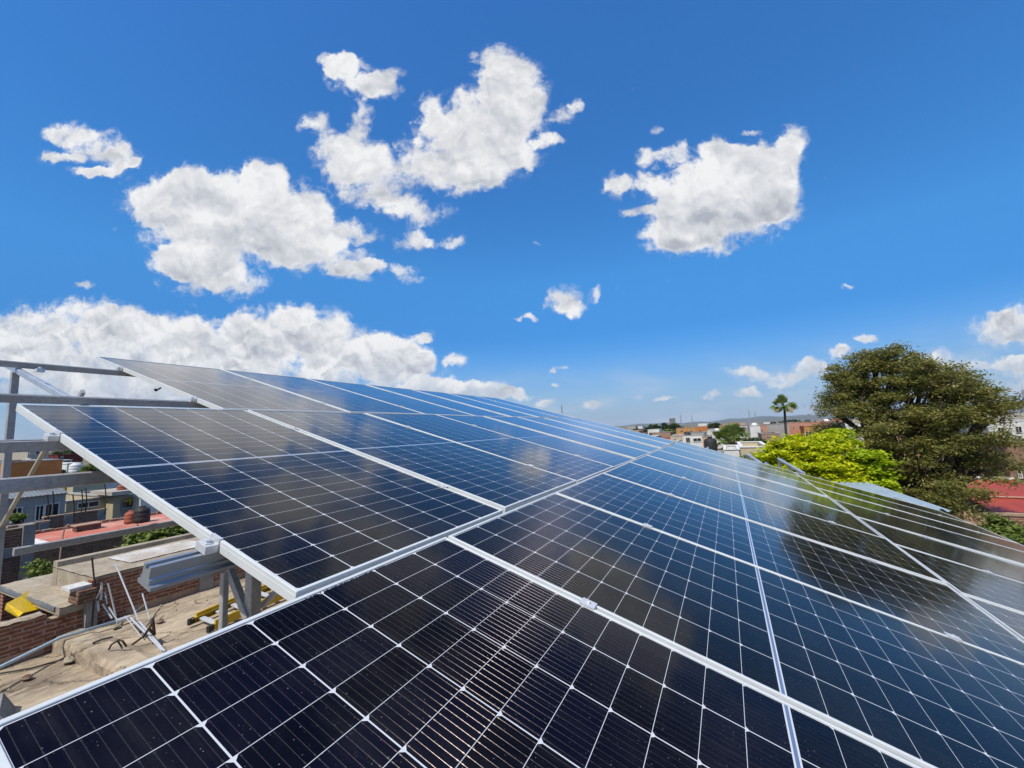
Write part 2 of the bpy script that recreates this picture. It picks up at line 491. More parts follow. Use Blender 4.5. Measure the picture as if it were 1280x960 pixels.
    tone = nt.ss(oi.outputs['Random'], 0.0, 1.0, 0.75, 1.35, 'LINEAR')
    ccell = nt.v('MULTIPLY', ccell, nt.comb(tone, tone, nt.m('SUBTRACT', 2.05, tone)))
    runs = nt.ss(nt.noise(nt.v('MULTIPLY', sh, (1.2, 16.0, 1.0)), 2.2, 5, 0.65), 0.48, 0.74)
    edge = nt.ss(X, PL - 0.16, PL - 0.01, 0.0, 0.55)
    dust = nt.m('ADD', nt.m('MULTIPLY', film, film2), nt.m('ADD', nt.m('MULTIPLY', runs, 0.5), nt.m('MULTIPLY', edge, film2)))
    ccell = nt.mix(nt.m('MULTIPLY', dust, 0.030), ccell, (0.45, 0.42, 0.38))
    ccell = nt.mix(nt.m('MULTIPLY', nt.m('ADD', speck, smear, clamp=True), 0.36), ccell, (0.42, 0.42, 0.42))
    # the metal strip across the middle, mirrored sky put into its blue colour
    strip = nt.m('LESS_THAN', nt.m('ABSOLUTE', nt.m('SUBTRACT', X, PL / 2)), 0.0042)
    back = nt.mix(nt.m('MULTIPLY', strip, iny), (0.55, 0.57, 0.60), (0.12, 0.18, 0.30))
    col = nt.mix(cell, back, ccell)
    nt.put(b.inputs['Base Color'], col)
    b.inputs['Specular IOR Level'].default_value = 0.0
    b.inputs['Roughness'].default_value = 0.9
    gl = nt.t.nodes.new('ShaderNodeBsdfAnisotropic')
    gl.inputs['Color'].default_value = (1, 1, 1, 1)
    nt.put(gl.inputs['Roughness'], nt.m('ADD', 0.085, nt.m('MULTIPLY', film, 0.05)))
    gl.inputs['Anisotropy'].default_value = 0.0
    fr = nt.t.nodes.new('ShaderNodeFresnel')
    fr.inputs['IOR'].default_value = 1.46
    lw = nt.t.nodes.new('ShaderNodeLayerWeight')
    lw.inputs['Blend'].default_value = 0.5
    fac = nt.m('MULTIPLY', fr.outputs[0], nt.ss(lw.outputs['Facing'], 0.42, 0.90, 0.13, 1.28, 'LINEAR'), clamp=True)
    gm_ = nt.t.nodes.new('ShaderNodeMixShader')
    nt.put(gm_.inputs[0], fac)
    nt.t.links.new(b.outputs[0], gm_.inputs[1])
    nt.t.links.new(gl.outputs[0], gm_.inputs[2])
    # ribbons: round tinned wires scatter light across their length
    vt = nt.t.nodes.new('ShaderNodeVectorTransform')
    vt.vector_type = 'VECTOR'
    vt.convert_from = 'OBJECT'
    vt.convert_to = 'WORLD'
    vt.inputs[0].default_value = (1, 0, 0)
    rb = nt.t.nodes.new('ShaderNodeBsdfAnisotropic')
    rb.inputs['Color'].default_value = (0.19, 0.158, 0.150, 1)
    rb.inputs['Roughness'].default_value = 0.36
    rb.inputs['Anisotropy'].default_value = 0.78
    nt.put(rb.inputs['Tangent'], vt.outputs[0])
    mx = nt.t.nodes.new('ShaderNodeMixShader')
    nt.put(mx.inputs[0], nt.m('MULTIPLY', ribbon, 0.85))
    nt.t.links.new(gm_.outputs[0], mx.inputs[1])
    nt.t.links.new(rb.outputs[0], mx.inputs[2])
    out = nt.t.nodes['Material Output']
    nt.t.links.new(mx.outputs[0], out.inputs[0])
    return mt


M['cells'] = laminate()


def leafmat(name, a, b_, dry=None, trans=0.35):
    mt, nt, b = newmat(name)
    at = nt.t.nodes.new('ShaderNodeAttribute')
    at.attribute_name = 'tint'
    f = at.outputs['Fac']
    stops = [(0.0, a), (0.75, b_)] + ([(1.0, dry)] if dry else [])
    col = nt.ramp(f, stops)
    nt.put(b.inputs['Base Color'], col)
    b.inputs['Roughness'].default_value = 0.55
    b.inputs['Specular IOR Level'].default_value = 0.25
    tr = nt.t.nodes.new('ShaderNodeBsdfTranslucent')
    nt.put(tr.inputs[0], nt.mix(0.5, col, b_))
    mx = nt.t.nodes.new('ShaderNodeMixShader')
    mx.inputs[0].default_value = trans
    nt.t.links.new(b.outputs[0], mx.inputs[1])
    nt.t.links.new(tr.outputs[0], mx.inputs[2])
    nt.t.links.new(mx.outputs[0], nt.t.nodes['Material Output'].inputs[0])
    return mt


M['leaf_olive'] = leafmat('olive_feathery_leaves', (0.080, 0.102, 0.025), (0.280, 0.270, 0.072), (0.43, 0.35, 0.13), .42)
M['leaf_gold'] = leafmat('yellow_green_leaves', (0.32, 0.42, 0.012), (0.56, 0.60, 0.012), (0.72, 0.66, 0.03), .4)
M['leaf_green'] = leafmat('fresh_green_leaves', (0.25, 0.38, 0.015), (0.45, 0.55, 0.018), None, .4)
M['leaf_dark'] = leafmat('dark_green_leaves', (0.022, 0.042, 0.012), (0.055, 0.09, 0.022), None, .25)
M['leaf_bush'] = leafmat('glossy_bush_leaves', (0.07, 0.11, 0.02), (0.17, 0.22, 0.045), None, .25)
M['leaf_palm'] = leafmat('palm_leaves', (0.08, 0.13, 0.025), (0.22, 0.28, 0.06), (0.34, 0.27, 0.12), .3)
M['bark'] = mottled('bark', (0.10, 0.075, 0.055), (0.06, 0.045, 0.035), 6, 0.95, 0, .1, .5)


# ------------------------------------------------------------------ mesh building
class MB:
    def __init__(s):
        s.v = []
        s.f = []

    def add(s, vs, fs):
        o = len(s.v)
        s.v += [tuple(x) for x in vs]
        s.f += [tuple(i + o for i in f) for f in fs]
        return s

    def box(s, x0, y0, z0, x1, y1, z1):
        vs = [(x0, y0, z0), (x1, y0, z0), (x1, y1, z0), (x0, y1, z0), (x0, y0, z1), (x1, y0, z1), (x1, y1, z1), (x0, y1, z1)]
        return s.add(vs, [(3, 2, 1, 0), (4, 5, 6, 7), (0, 1, 5, 4), (1, 2, 6, 5), (2, 3, 7, 6), (3, 0, 4, 7)])

    def prism(s, prof, p0, p1, up=(0, 0, 1)):
        """profile (side, up) swept from p0 to p1"""
        p0, p1 = Vector(p0), Vector(p1)
        t = (p1 - p0).normalized()
        u = Vector(up)
        u = (u - t * u.dot(t)).normalized()
        w = t.cross(u)
        n = len(prof)
        vs = [p0 + w * a + u * b for a, b in prof] + [p1 + w * a + u * b for a, b in prof]
        fs = [(i, (i + 1) % n, n + (i + 1) % n, n + i) for i in range(n)]
        fs += [tuple(range(n))[::-1], tuple(range(n, 2 * n))]
        return s.add(vs, fs)

    def bar(s, p0, p1, w, h, up=(0, 0, 1), c=0.12):
        a, b, k = w / 2, h / 2, min(w, h) * c
        return s.prism([(-a + k, -b), (a - k, -b), (a, -b + k), (a, b - k), (a - k, b), (-a + k, b), (-a, b - k), (-a, -b + k)], p0, p1, up)

    def tube(s, pts, r, n=8, caps=True):
        pts = [Vector(q) for q in pts]
        rs = r if isinstance(r, (list, tuple)) else [r] * len(pts)
        vs, fs = [], []
        for i, q in enumerate(pts):
            t = (pts[min(i + 1, len(pts) - 1)] - pts[max(i - 1, 0)]).normalized()
            u = t.orthogonal().normalized() if abs(t.z) < 0.95 else Vector((1, 0, 0))
            u = (Vector((0, 0, 1)) if abs(t.z) < 0.95 else Vector((1, 0, 0)))
            u = (u - t * u.dot(t)).normalized()
            w = t.cross(u)
            for k in range(n):
                a = 2 * math.pi * k / n
                vs.append(q + (w * math.cos(a) + u * math.sin(a)) * rs[i])
        for i in range(len(pts) - 1):
            for k in range(n):
                fs.append((i * n + k, i * n + (k + 1) % n, (i + 1) * n + (k + 1) % n, (i + 1) * n + k))
        if caps:
            fs += [tuple(range(n))[::-1], tuple(range((len(pts) - 1) * n, len(pts) * n))]
        return s.add(vs, fs)

    def lathe(s, prof, c, n=16):
        vs, fs = [], []
        for r, z in prof:
            for k in range(n):
                a = 2 * math.pi * k / n
                vs.append((c[0] + r * math.cos(a), c[1] + r * math.sin(a), c[2] + z))
        for i in range(len(prof) - 1):
            for k in range(n):
                fs.append((i * n + k, i * n + (k + 1) % n, (i + 1) * n + (k + 1) % n, (i + 1) * n + k))
        fs += [tuple(range(n))[::-1], tuple(range((len(prof) - 1) * n, len(prof) * n))]
        return s.add(vs, fs)

    def build(s, name, mat, parent=None, loc=None, smooth=False):
        me = bpy.data.meshes.new(name)
        base = Vector(loc) if loc is not None else Vector((0, 0, 0))
        me.from_pydata([Vector(q) - base for q in s.v], [], s.f)
        me.materials.append(mat)
        me.validate()
        me.update()
        if smooth:
            me.polygons.foreach_set('use_smooth', [True] * len(me.polygons))
        o = bpy.data.objects.new(name, me)
        COL.objects.link(o)
        if parent is not None:
            o.parent = parent
            o.location = base - (Vector(parent.matrix_basis.translation) if parent.parent is None else Vector((0, 0, 0)))
            if parent.parent is not None:
                o.location = base - wloc(parent)
        else:
            o.location = base
        return o


def wloc(o):
    l = Vector((0, 0, 0))
    while o is not None:
        l += Vector(o.matrix_basis.translation)
        o = o.parent
    return l


def tag(o, label=None, cat=None, group=None, kind=None):
    for k, v in (('label', label), ('category', cat), ('group', group), ('kind', kind)):
        if v:
            o[k] = v
    return o


def empty(name, loc, label, cat, group=None):
    o = bpy.data.objects.new(name, None)
    o.empty_display_size = 0.2
    COL.objects.link(o)
    o.location = loc
    return tag(o, label, cat, group)


def quads_mesh(name, P, mat, tint, parent, loc):
    """P (n,4,3) quads -> one mesh with a per-face tint"""
    n = len(P)
    me = bpy.data.meshes.new(name)
    V = (P - np.array(loc)).reshape(-1, 3).astype(np.float32)
    me.vertices.add(len(V))
    me.vertices.foreach_set('co', V.ravel())
    me.loops.add(4 * n)
    me.loops.foreach_set('vertex_index', np.arange(4 * n, dtype=np.int32))
    me.polygons.add(n)
    me.polygons.foreach_set('loop_start', np.arange(0, 4 * n, 4, dtype=np.int32))
    me.polygons.foreach_set('loop_total', np.full(n, 4, dtype=np.int32))
    at = me.attributes.new('tint', 'FLOAT', 'FACE')
    at.data.foreach_set('value', tint.astype(np.float32))
    me.materials.append(mat)
    me.update(calc_edges=True)
    o = bpy.data.objects.new(name, me)
    COL.objects.link(o)
    if parent is not None:
        o.parent = parent
        o.location = Vector(loc) - wloc(parent)
    else:
        o.location = loc
    return o


# ------------------------------------------------------------------ ground, hills
me = MB()
R0 = 9000
nseg = 48
ring = [(R0 * math.cos(2 * math.pi * k / nseg), R0 * math.sin(2 * math.pi * k / nseg), 0) for k in range(nseg)]
me.add(ring, [tuple(range(nseg))])
gm = mottled('dusty_ground', (0.22, 0.175, 0.13), (0.12, 0.12, 0.07), 0.03, 0.95, 0, .1, c3=(0.06, 0.075, 0.03))
tag(me.build('ground', gm), kind='structure')

hm = mottled('wooded_hills', (0.05, 0.065, 0.05), (0.075, 0.085, 0.06), 0.004, 0.95, 0, .05)
hv, hf = [], []
na = 120
for i in range(na):
    a = math.radians(-70 + 125 * i / (na - 1))
    d = 5200
    t = math.degrees(a)
    h = 18 + 62 * (1 / (1 + math.exp(-(t - 2) / 5))) + 10 * math.sin(t * 0.55) + 6 * math.sin(t * 1.7 + 1) + 3 * math.sin(t * 4.1)
    for (dd, zz_) in ((d, -2), (d + 700, h * 0.7), (d + 1300, h), (d + 2600, -2)):
        hv.append((dd * math.sin(a), dd * math.cos(a), zz_))
for i in range(na - 1):
    for k in range(3):
        hf.append((i * 4 + k, i * 4 + k + 1, i * 4 + 5 + k, i * 4 + 4 + k))
tag(MB().add(hv, hf).build('hills', hm, smooth=True), kind='structure')


hzm = bpy.data.materials.new('thin_haze')
hzm.use_nodes = True
hzm.node_tree.nodes.clear()
pv = hzm.node_tree.nodes.new('ShaderNodeVolumePrincipled')
pv.inputs['Color'].default_value = (0.80, 0.88, 1.0, 1)
pv.inputs['Density'].default_value = 0.00009
ho = hzm.node_tree.nodes.new('ShaderNodeOutputMaterial')
hzm.node_tree.links.new(pv.outputs[0], ho.inputs['Volume'])
tag(MB().box(-9600, -9600, -1, 9600, 9600, 125).build('haze', hzm), 'thin pale haze over the town and hills', 'haze', kind='stuff')

# ------------------------------------------------------------------ own building roof
roof = empty('concrete_roof_building', (-4, 3, 0), 'low building under the solar array with weathered bare concrete roof', 'building')
b = MB()
b.box(-9.1, 2.8, 0, 3.2, 11.0, 3.6)
b.box(-9.1, -6.0, 0, 3.2, 2.8, 3.43)
b.build('wall', M['greyconc'], roof, (-4, 3, 0))
# roof skins: uneven sheets with sagging, worn edges
def skin(x0, x1, y0, y1, z, nx, ny, amp):
    vs, fs = [], []
    for j in range(ny + 1):
        for i in range(nx + 1):
            vs.append((x0 + (x1 - x0) * i / nx, y0 + (y1 - y0) * j / ny, z + amp * (random.random() - .3)))
    for j in range(ny):
        for i in range(nx):
            a = j * (nx + 1) + i
            fs.append((a, a + 1, a + nx + 2, a + nx + 1))
    return vs, fs
r_ = MB()
r_.add(*skin(-9.1, 3.2, 2.78, 11.0, 3.61, 60, 40, 0.014))
r_.add(*skin(-9.1, 3.2, -6.0, 2.80, 3.44, 60, 40, 0.014))
r_.build('roof', M['roofconc'], roof, (-4, 3, 3.6))
k_ = MB()
vs = []
xs = np.linspace(-9.05, -3.0, 160)
hn = lambda x, k: .5 * math.sin(k * x) + .3 * math.sin(2.3 * k * x + 1) + .2 * math.sin(5.1 * k * x + 2)
prof = lambda x: [(2.70 + .02 * hn(x, 5), 3.44), (2.70 + .025 * hn(x, 7), 3.57 + .01 * hn(x, 9)), (2.73 + .01 * hn(x, 4), 3.645 + .008 * hn(x, 11)),
                  (2.98 + .03 * hn(x, 4), 3.65 + .008 * hn(x, 6)), (3.10 + .03 * hn(x, 8), 3.61)]
fs = []
for i, x in enumerate(xs):
    for (y, z) in prof(x):
        vs.append((x, y, z))
for i in range(len(xs) - 1):
    for k in range(4):
        fs.append((i * 5 + k, i * 5 + k + 1, i * 5 + 6 + k, i * 5 + 5 + k))
k_.add(vs, fs)
k_.build('kerb', M['roofconc'], roof, (-4, 2.8, 3.6))

gb = MB()
for k in range(420):
    gx, gy = random.uniform(-9.0, -4.5), random.uniform(0.5, 9.0)
    gz = 3.62 if gy > 2.95 else 3.445
    if 2.6 < gy < 3.15:
        continue
    r_g = random.choice((.008, .01, .012, .018, .03)) * random.uniform(.6, 1.2)
    aa = random.uniform(0, 3)
    ca_, sa_ = math.cos(aa) * r_g, math.sin(aa) * r_g
    gb.add([(gx + ca_, gy + sa_, gz), (gx - sa_, gy + ca_, gz), (gx - ca_ * .9, gy - sa_, gz), (gx + sa_, gy - ca_, gz), (gx + .1 * ca_, gy, gz + r_g * .9)], [(0, 1, 4), (1, 2, 4), (2, 3, 4), (3, 0, 4), (3, 2, 1, 0)])
tag(gb.build('grit', M['roofconc2']), 'loose grit and mortar crumbs strewn over the bare concrete roof', 'grit', kind='stuff')

# ------------------------------------------------------------------ solar array
V3 = Vector
ROWS = {
    'D': (V3((-5.395, 1.383, 7.274)), V3((0.960, 0, -0.281)).normalized(), 0.368, range(0, 7)),
    'A': (V3((-3.196, 1.383, 6.633)), V3((0.961, 0, -0.278)).normalized(), -0.631, range(0, 8)),
    'B': (V3((-1.002, 1.383, 6.001)), V3((0.955, 0, -0.296)).normalized(), 0.0, range(-1, 8)),
    'C': (V3((1.180, 1.383, 5.324)), V3((0.955, 0, -0.296)).normalized(), -0.10, range(1, 8)),
}
PT = 1.154
U3 = V3((0, 1, 0))


def rowpt(nm, x, y, z=0.0):
    o, v, du, _ = ROWS[nm]
    return o + v * x + U3 * (y + du) + v.cross(U3) * z


ORD = ['first', 'second', 'third', 'fourth', 'fifth', 'sixth', 'seventh', 'eighth', 'ninth']
ROWWORD = {'D': 'topmost row against the sky', 'A': 'second row from the top', 'B': 'third row below the long seam', 'C': 'lowest row beside the trees'}

# master meshes
fp = [(0, -.035), (0, -.0125), (.0014, -.0117), (.0014, -.0109), (0, -.010), (0, -.0011), (.0011, 0), (.0095, 0), (.0106, -.0011),
      (.0106, -.0030), (.0022, -.0032), (.0022, -.0333), (.028, -.0333), (.028, -.035)]
fv, ff = [], []
for (cx_, cy_, sx, sy) in ((0, 0, 1, 1), (PL, 0, -1, 1), (PL, PW, -1, -1), (0, PW, 1, -1)):
    for (a, z) in fp:
        fv.append((cx_ + sx * a, cy_ + sy * a, z))
nfp = len(fp)
for c in range(4):
    for i in range(nfp):
        j = (i + 1) % nfp
        c2 = (c + 1) % 4
        ff.append((c * nfp + i, c * nfp + j, c2 * nfp + j, c2 * nfp + i))
frame_me = MB().add(fv, ff)
sheet = MB().box(.0028, .0028, -.0090, PL - .0028, PW - .0028, -.0036)
# mid clamp bridging to the next panel
mid = MB().box(-.024, -.0115, .0006, .024, .0315, .0042)
mid.box(-.024, .003, -.034, .024, .017, .0006)
mid.lathe([(.0062, 0), (.0062, .0055), (.005, .0065), (.0028, .0066), (.0028, .003)], (0, .010, .0042), 6)
endc = MB().box(-.024, -.003, -.030, .024, -.0004, .0006)
endc.box(-.024, -.003, .0006, .024, .008, .0040)
endc.box(-.026, -.038, -.034, .026, -.003, -.010)
endc.lathe([(.016, 0), (.016, .003), (.010, .003), (.010, .010), (.006, .011)], (0, -.021, -.010), 8)


def place_mesh(mb, name, mat, parent, off=(0, 0, 0), me=None):
    if me is None:
        me = bpy.data.meshes.new(name)
        me.from_pydata([tuple(q) for q in mb.v], [], mb.f)
        me.materials.append(mat)
        me.update()
    o = bpy.data.objects.new(name, me)
    COL.objects.link(o)
    o.parent = parent
    o.location = off
    return o, me


MESH = {}
first_panel = True
CLX = (0.58, 1.87)
for nm in 'DABC':
    o_, v_, du, ks = ROWS[nm]
    z_ = v_.cross(U3)
    for idx, k in enumerate(ks):
        cnt = idx if nm != 'C' else idx
        lab = 'dark solar panel, %s from the near end in the %s' % (ORD[cnt], ROWWORD[nm])
        if nm == 'B' and k == -1:
            lab = 'dark solar panel nearest the camera, filling the bottom left foreground'
        if nm == 'A' and k == 0:
            lab = 'dark solar panel jutting out over the bare aluminium rail end'
        if nm == 'D' and k == 0:
            lab = 'dark solar panel at the high open corner beside the bare steel rafters'
        t = empty('solar_panel', (0, 0, 0), lab, 'solar panel', 'solar panels of the rooftop array')
        mw = Matrix((v_, U3, z_)).transposed().to_4x4()
        jit = V3((random.gauss(0, .0012), random.gauss(0, .0008), random.gauss(0, .0012)))
        mw.translation = rowpt(nm, 0, k * PT) + jit
        t.matrix_world = mw @ Matrix.Rotation(random.gauss(0, .0022), 4, 'Y') @ Matrix.Rotation(random.gauss(0, .003), 4, 'X')
        for (key, mb, mat) in (('frame', frame_me, M['alu']), ('cell_sheet', sheet, M['cells'])):
            _, MESH[key] = place_mesh(mb, key, mat, t, me=MESH.get(key))
        last = k == ks[-1]
        for cxx in CLX:
            if not last:
                _, MESH['clamp'] = place_mesh(mid, 'clamp', M['clamp'], t, (cxx, PW, 0), MESH.get('clamp'))
            if idx == 0 and nm in 'DA':
                _, MESH['end'] = place_mesh(endc, 'end_clamp', M['clamp'], t, (cxx, 0, 0), MESH.get('end'))
        if nm == 'B' and k == -1:          # small dark print on the sheet's margin
            s_ = MB()
            xx = 0.52
            rr_ = random.Random(3)
            while xx < 0.80:
                w_ = rr_.choice((.003, .005, .008, .011))
                s_.box(.0125, xx, -.0035, .0165, xx + w_, -.0030)
                xx += w_ + rr_.choice((.003, .004, .009))
            place_mesh(s_, 'serial_print', M['black'], t)
        if nm == 'D' and k == 0:
            c_ = MB().tube([(1.15, .10, -.05), (1.22, .03, -.075), (1.30, -.02, -.062), (1.36, -.04, -.055)], .006)
            c_.tube([(1.30, -.02, -.062), (1.37, -.045, -.054)], .011)
            place_mesh(c_, 'connector_cable', M['black'], t)

# ------------------------------------------------------------------ support structure
sup = empty('panel_support_frame', (-2, 1.14, 3.6), 'grey steel and aluminium frame of rails, rafters and posts carrying the panels', 'support frame')
SB = (-2, 1.14, 3.6)
railp = [(-.045, -.080), (.045, -.080), (.045, -.066), (.030, -.062), (.030, -.045), (.024, -.041), (.024, 0), (.010, 0), (.010, -.016), (-.010, -.016),
         (-.010, 0), (-.024, 0), (-.024, -.041), (-.030, -.045), (-.030, -.062), (-.045, -.066)]
railp = [(x_ * .80, z_ * .74) for x_, z_ in railp[::-1]]
purl = [(-.020, -.045), (.020, -.045), (.020, 0), (.008, 0), (.008, -.010), (-.008, -.010), (-.008, 0), (-.020, 0)]
RAILS = {('A', 1.87): (0, 0), ('A', .58): (0, 0), ('D', .58): (0, 0), ('D', 1.87): (0, 0), ('B', .58): (0, 0), ('B', 1.87): (0, 0), ('C', .58): (0, 0), ('C', 1.87): (0, 0)}
def endpx(nm, x, zoff, px):
    """y at which a rail's centre line passes the given picture column"""
    best = None
    for yy in np.linspace(-3, 3, 1201):
        q = V3(rowpt(nm, x, 0, zoff))
        q.y = yy
        r = q - CAM
        zc = r.dot(FWD)
        if zc < .1:
            continue
        u = 640 + F * r.dot(RIGHT) / zc
        if best is None or abs(u - px) < best[0]:
            best = (abs(u - px), yy)
    return best[1]
yA = endpx('A', 1.87, -.075, 182)
for (nm, x) in RAILS:
    y0 = {'A': -.35, 'D': -1.6, 'B': -.6, 'C': 1.2}[nm]
    if (nm, x) == ('A', 1.87):
        y0 = yA
    y1 = {'A': 10.5, 'D': 10.3, 'B': 11.9, 'C': 11.4}[nm]
    a = rowpt(nm, x, 0, -.0352)
    a.y = y0
    c = a.copy()
    c.y = y1
    big = MB()
    o_, v_, du, _ = ROWS[nm]
    big.prism(railp if nm != 'D' and (nm, x) != ('A', .58) else purl, a, c, v_.cross(U3))
    big.build('rail', M['slate'] if (nm, x) == ('A', 1.87) else M['steelgrey'] if nm == 'D' or (nm, x) == ('A', .58) else M['galv'], sup, SB)
# rafters along the slope and their posts
zr = -.0352 - .051
for i, yy in enumerate((1.14, 4.6, 8.1, 11.3)):
    def rp(nm, x):
        q = rowpt(nm, x, 0, zr - .022)
        q.y = yy
        return q
    MB().bar(rp('D', .30), rp('B', -.02), .036, .042, (.28, 0, .96)).build('rafter', M['galv'], sup, SB)
    MB().bar(rp('B', .02), rp('C', 2.2), .036, .042, (.28, 0, .96)).build('rafter', M['galv'], sup, SB)
    for (nm, x) in (('D', .50), ('A', 1.45), ('B', 1.9), ('C', 1.9)):
        q = rp(nm, x) - V3((0, 0, .022))
        if i == 0 and nm == 'D':
            w_ = .042
        else:
            w_ = .045
        base = 3.6 if q.x < 3.2 else 0
        MB().bar(q, (q.x, q.y, base), w_, w_, (1, 0, 0), .06).build('post', M['steelgrey'], sup, SB)
        MB().box(q.x - .11, q.y - .11, base + .012, q.x + .11, q.y + .11, base + .03).build('base_plate', M['steelgrey'], sup, SB)
# thin upright and diagonal brace under the overhanging panel
q = at_y(281, 716, 1.10)
MB().bar(q, (q.x, q.y, 3.6), .026, .026, (1, 0, 0)).build('post', M['steelgrey'], sup, SB)
MB().bar(at_y(287, 712, 1.12), at_y(310, 772, 1.12), .03, .03, (0, 1, 0)).build('brace', M['steelgrey'], sup, SB)
MB().bar(at_y(369, 716, 1.2), at_y(328, 757, 1.2), .022, .022, (0, 1, 0)).build('brace', M['steelgrey'], sup, SB)
# open bays on the left: tie beams and the pale brace
a = at_x(65, 602, -2.5)
MB().bar((a.x, -1.0, a.z), (a.x, 11.0, a.z), .04, .058, (0, 0, 1)).build('tie_beam', M['steelgrey'], sup, SB)
a = at_x(100, 675, -4.84)
MB().bar((a.x, 1.19, a.z), (a.x, 11.0, a.z), .04, .055, (0, 0, 1)).build('tie_beam', M['steelgrey'], sup, SB)
MB().bar(at_y(67, 543, 1.14), at_y(-6, 672, 1.14), .022, .022, (0, 1, 0)).build('brace', M['beigesteel'] if 'beigesteel' in M else mottled('dusty_galvanised_steel', (0.46, 0.44, 0.38), (0.36, 0.34, 0.30), 5, .6, .2), sup, SB)
MB().bar(at_y(104, 489, 1.14), at_y(95, 506, 1.14), .03, .02, (0, 1, 0)).build('brace', M['steelgrey'], sup, SB)
# splice bracket where the rafter meets the upper rail
a = at_y(50, 463, 1.10)
MB().box(a.x - .02, a.y - .02, a.z - .012, a.x + .02, a.y + .02, a.z + .012).lathe([(.01, 0), (.01, .012)], (a.x, a.y, a.z + .0125), 6).build('bracket', M['clamp'], sup, SB)

# rails that run on past the far edge, on short stubs
for (p0_, p1_) in (((1005, 592), (973, 573.5)), ((951, 579), (933, 567.5))):
    a_ = at_y(*p0_, 10.75)
    b_ = at_y(*p1_, 12.9)
    MB().bar(a_, b_, .06, .05).build('rail', M['galv'], sup, SB)
    for t_ in (.97, .55):
        q = a_.lerp(b_, t_)
        MB().bar(q - V3((0, 0, .03)), (q.x, q.y, 3.0), .05, .05, (1, 0, 0)).build('post', M['galv'], sup, SB)
# ------------------------------------------------------------------ trees
def unit(n):
    v = rng.normal(size=(n, 3))
    return v / np.linalg.norm(v, axis=1, keepdims=True)


def leaf_quads(C, size, flat=0.3, aspect=1.6, updir=0.5):
    n = len(C)
    nr = unit(n)
    nr[:, 2] = np.abs(nr[:, 2]) + updir
    nr /= np.linalg.norm(nr, axis=1, keepdims=True)
    t = np.cross(nr, unit(n))
    t /= np.linalg.norm(t, axis=1, keepdims=True) + 1e-9
    w = np.cross(nr, t)
    s = size * (0.6 + 0.8 * rng.random((n, 1)))
    t = t * s * aspect / 2
    w = w * s / 2
    return np.stack([C - t, C - w * .9 + t * .1, C + t, C + w * .9 + t * .1], 1)


def sprays(lobes, nclump, nleaf, clump_r, shell=0.55, droop=0.0):
    """leaf centres: clumps spread in the lobes' volume (denser to the skin), leaves spread in each clump"""
    tot = sum(l[3] * l[4] * l[5] for l in lobes) ** 1.0
    Cs, Ts = [], []
    for (x, y, z, rx, ry, rz) in lobes:
        n = max(3, int(nclump * (rx * ry * rz) ** (2 / 3) / sum((l[3] * l[4] * l[5]) ** (2 / 3) for l in lobes)))
        d = unit(n)
        r = shell + (1 - shell) * rng.random((n, 1)) ** 0.7
        r = np.where(rng.random((n, 1)) < .25, rng.random((n, 1)), r)
        c = np.array([x, y, z]) + d * r * np.array([rx, ry, rz])
        tn = rng.random(n)
        k = nleaf
        off = rng.normal(size=(n, k, 3)) * clump_r * np.array([1, 1, .42])
        if droop:
            off[:, :, 2] -= droop * (np.abs(off[:, :, 0]) + np.abs(off[:, :, 1]))
        p_ = c[:, None, :] + off
        Cs.append(p_.reshape(-1, 3))
        Ts.append(np.clip(tn[:, None] * .75 + rng.random((n, k)) * .3 - .02, 0, 1).reshape(-1))
    return np.concatenate(Cs), np.concatenate(Ts)


def limb(mb, a, b_, r0, r1, bend=.12, n=6):
    a, b_ = V3(a), V3(b_)
    L_ = (b_ - a).length
    off = V3((random.uniform(-1, 1), random.uniform(-1, 1), random.uniform(-.3, .6))) * L_ * bend
    pts, rs = [], []
    for i in range(n + 1):
        t = i / n
        pts.append(a.lerp(b_, t) + off * math.sin(math.pi * t))
        rs.append(r0 + (r1 - r0) * t)
    mb.tube(pts, rs, 7)
    return pts


def tree(name, label, base, lobes, leafm, nclump, nleaf, clump_r, leaf, trunk_r=.25, fork=.35, cat='tree', group=None, updir=.5, aspect=1.6, shell=.55, droop=0, tint=None, trunk=True, sub=0):
    root = empty(name, base, label, cat, group)
    if trunk:
        tb_ = MB()
        cz = np.mean([l[2] for l in lobes])
        cxm = np.mean([l[0] for l in lobes])
        cym = np.mean([l[1] for l in lobes])
        fk = V3(base).lerp(V3((cxm, cym, cz)), fork)
        limb(tb_, base, fk, trunk_r, trunk_r * .75, .05)
        for (x, y, z, rx, ry, rz) in lobes:
            pts = limb(tb_, fk, (x, y, z - rz * .2), trunk_r * .5, trunk_r * .16)
            for q in range(3):
                d = unit(1)[0]
                limb(tb_, pts[-2], (x + d[0] * rx * .8, y + d[1] * ry * .8, z + abs(d[2]) * rz * .8), trunk_r * .16, trunk_r * .04, .1, 4)
        tb_.build('trunk', M['bark'], root, base, smooth=True)
    if sub:      # break each lobe into smaller sprays so that gaps open between them
        new = []
        for (x, y, z, rx, ry, rz) in lobes:
            new.append((x, y, z, rx * .54, ry * .54, rz * .54))
            for q in range(10):
                d = unit(1)[0]
                k = random.uniform(.5, 1.18)
                sx = random.uniform(.22, .42) * sub * 1.35
                new.append((x + d[0] * rx * k, y + d[1] * ry * k, z + d[2] * rz * k, rx * sx * 1.25, ry * sx * 1.25, rz * sx * .8))
        lobes = new
    C_, T_ = sprays(lobes, nclump, nleaf, clump_r, shell, droop)
    if tint is not None:
        T_ = tint(C_, T_)
    quads_mesh('crown', leaf_quads(C_, leaf, updir=updir, aspect=aspect), leafm, T_, root, base)
    return root


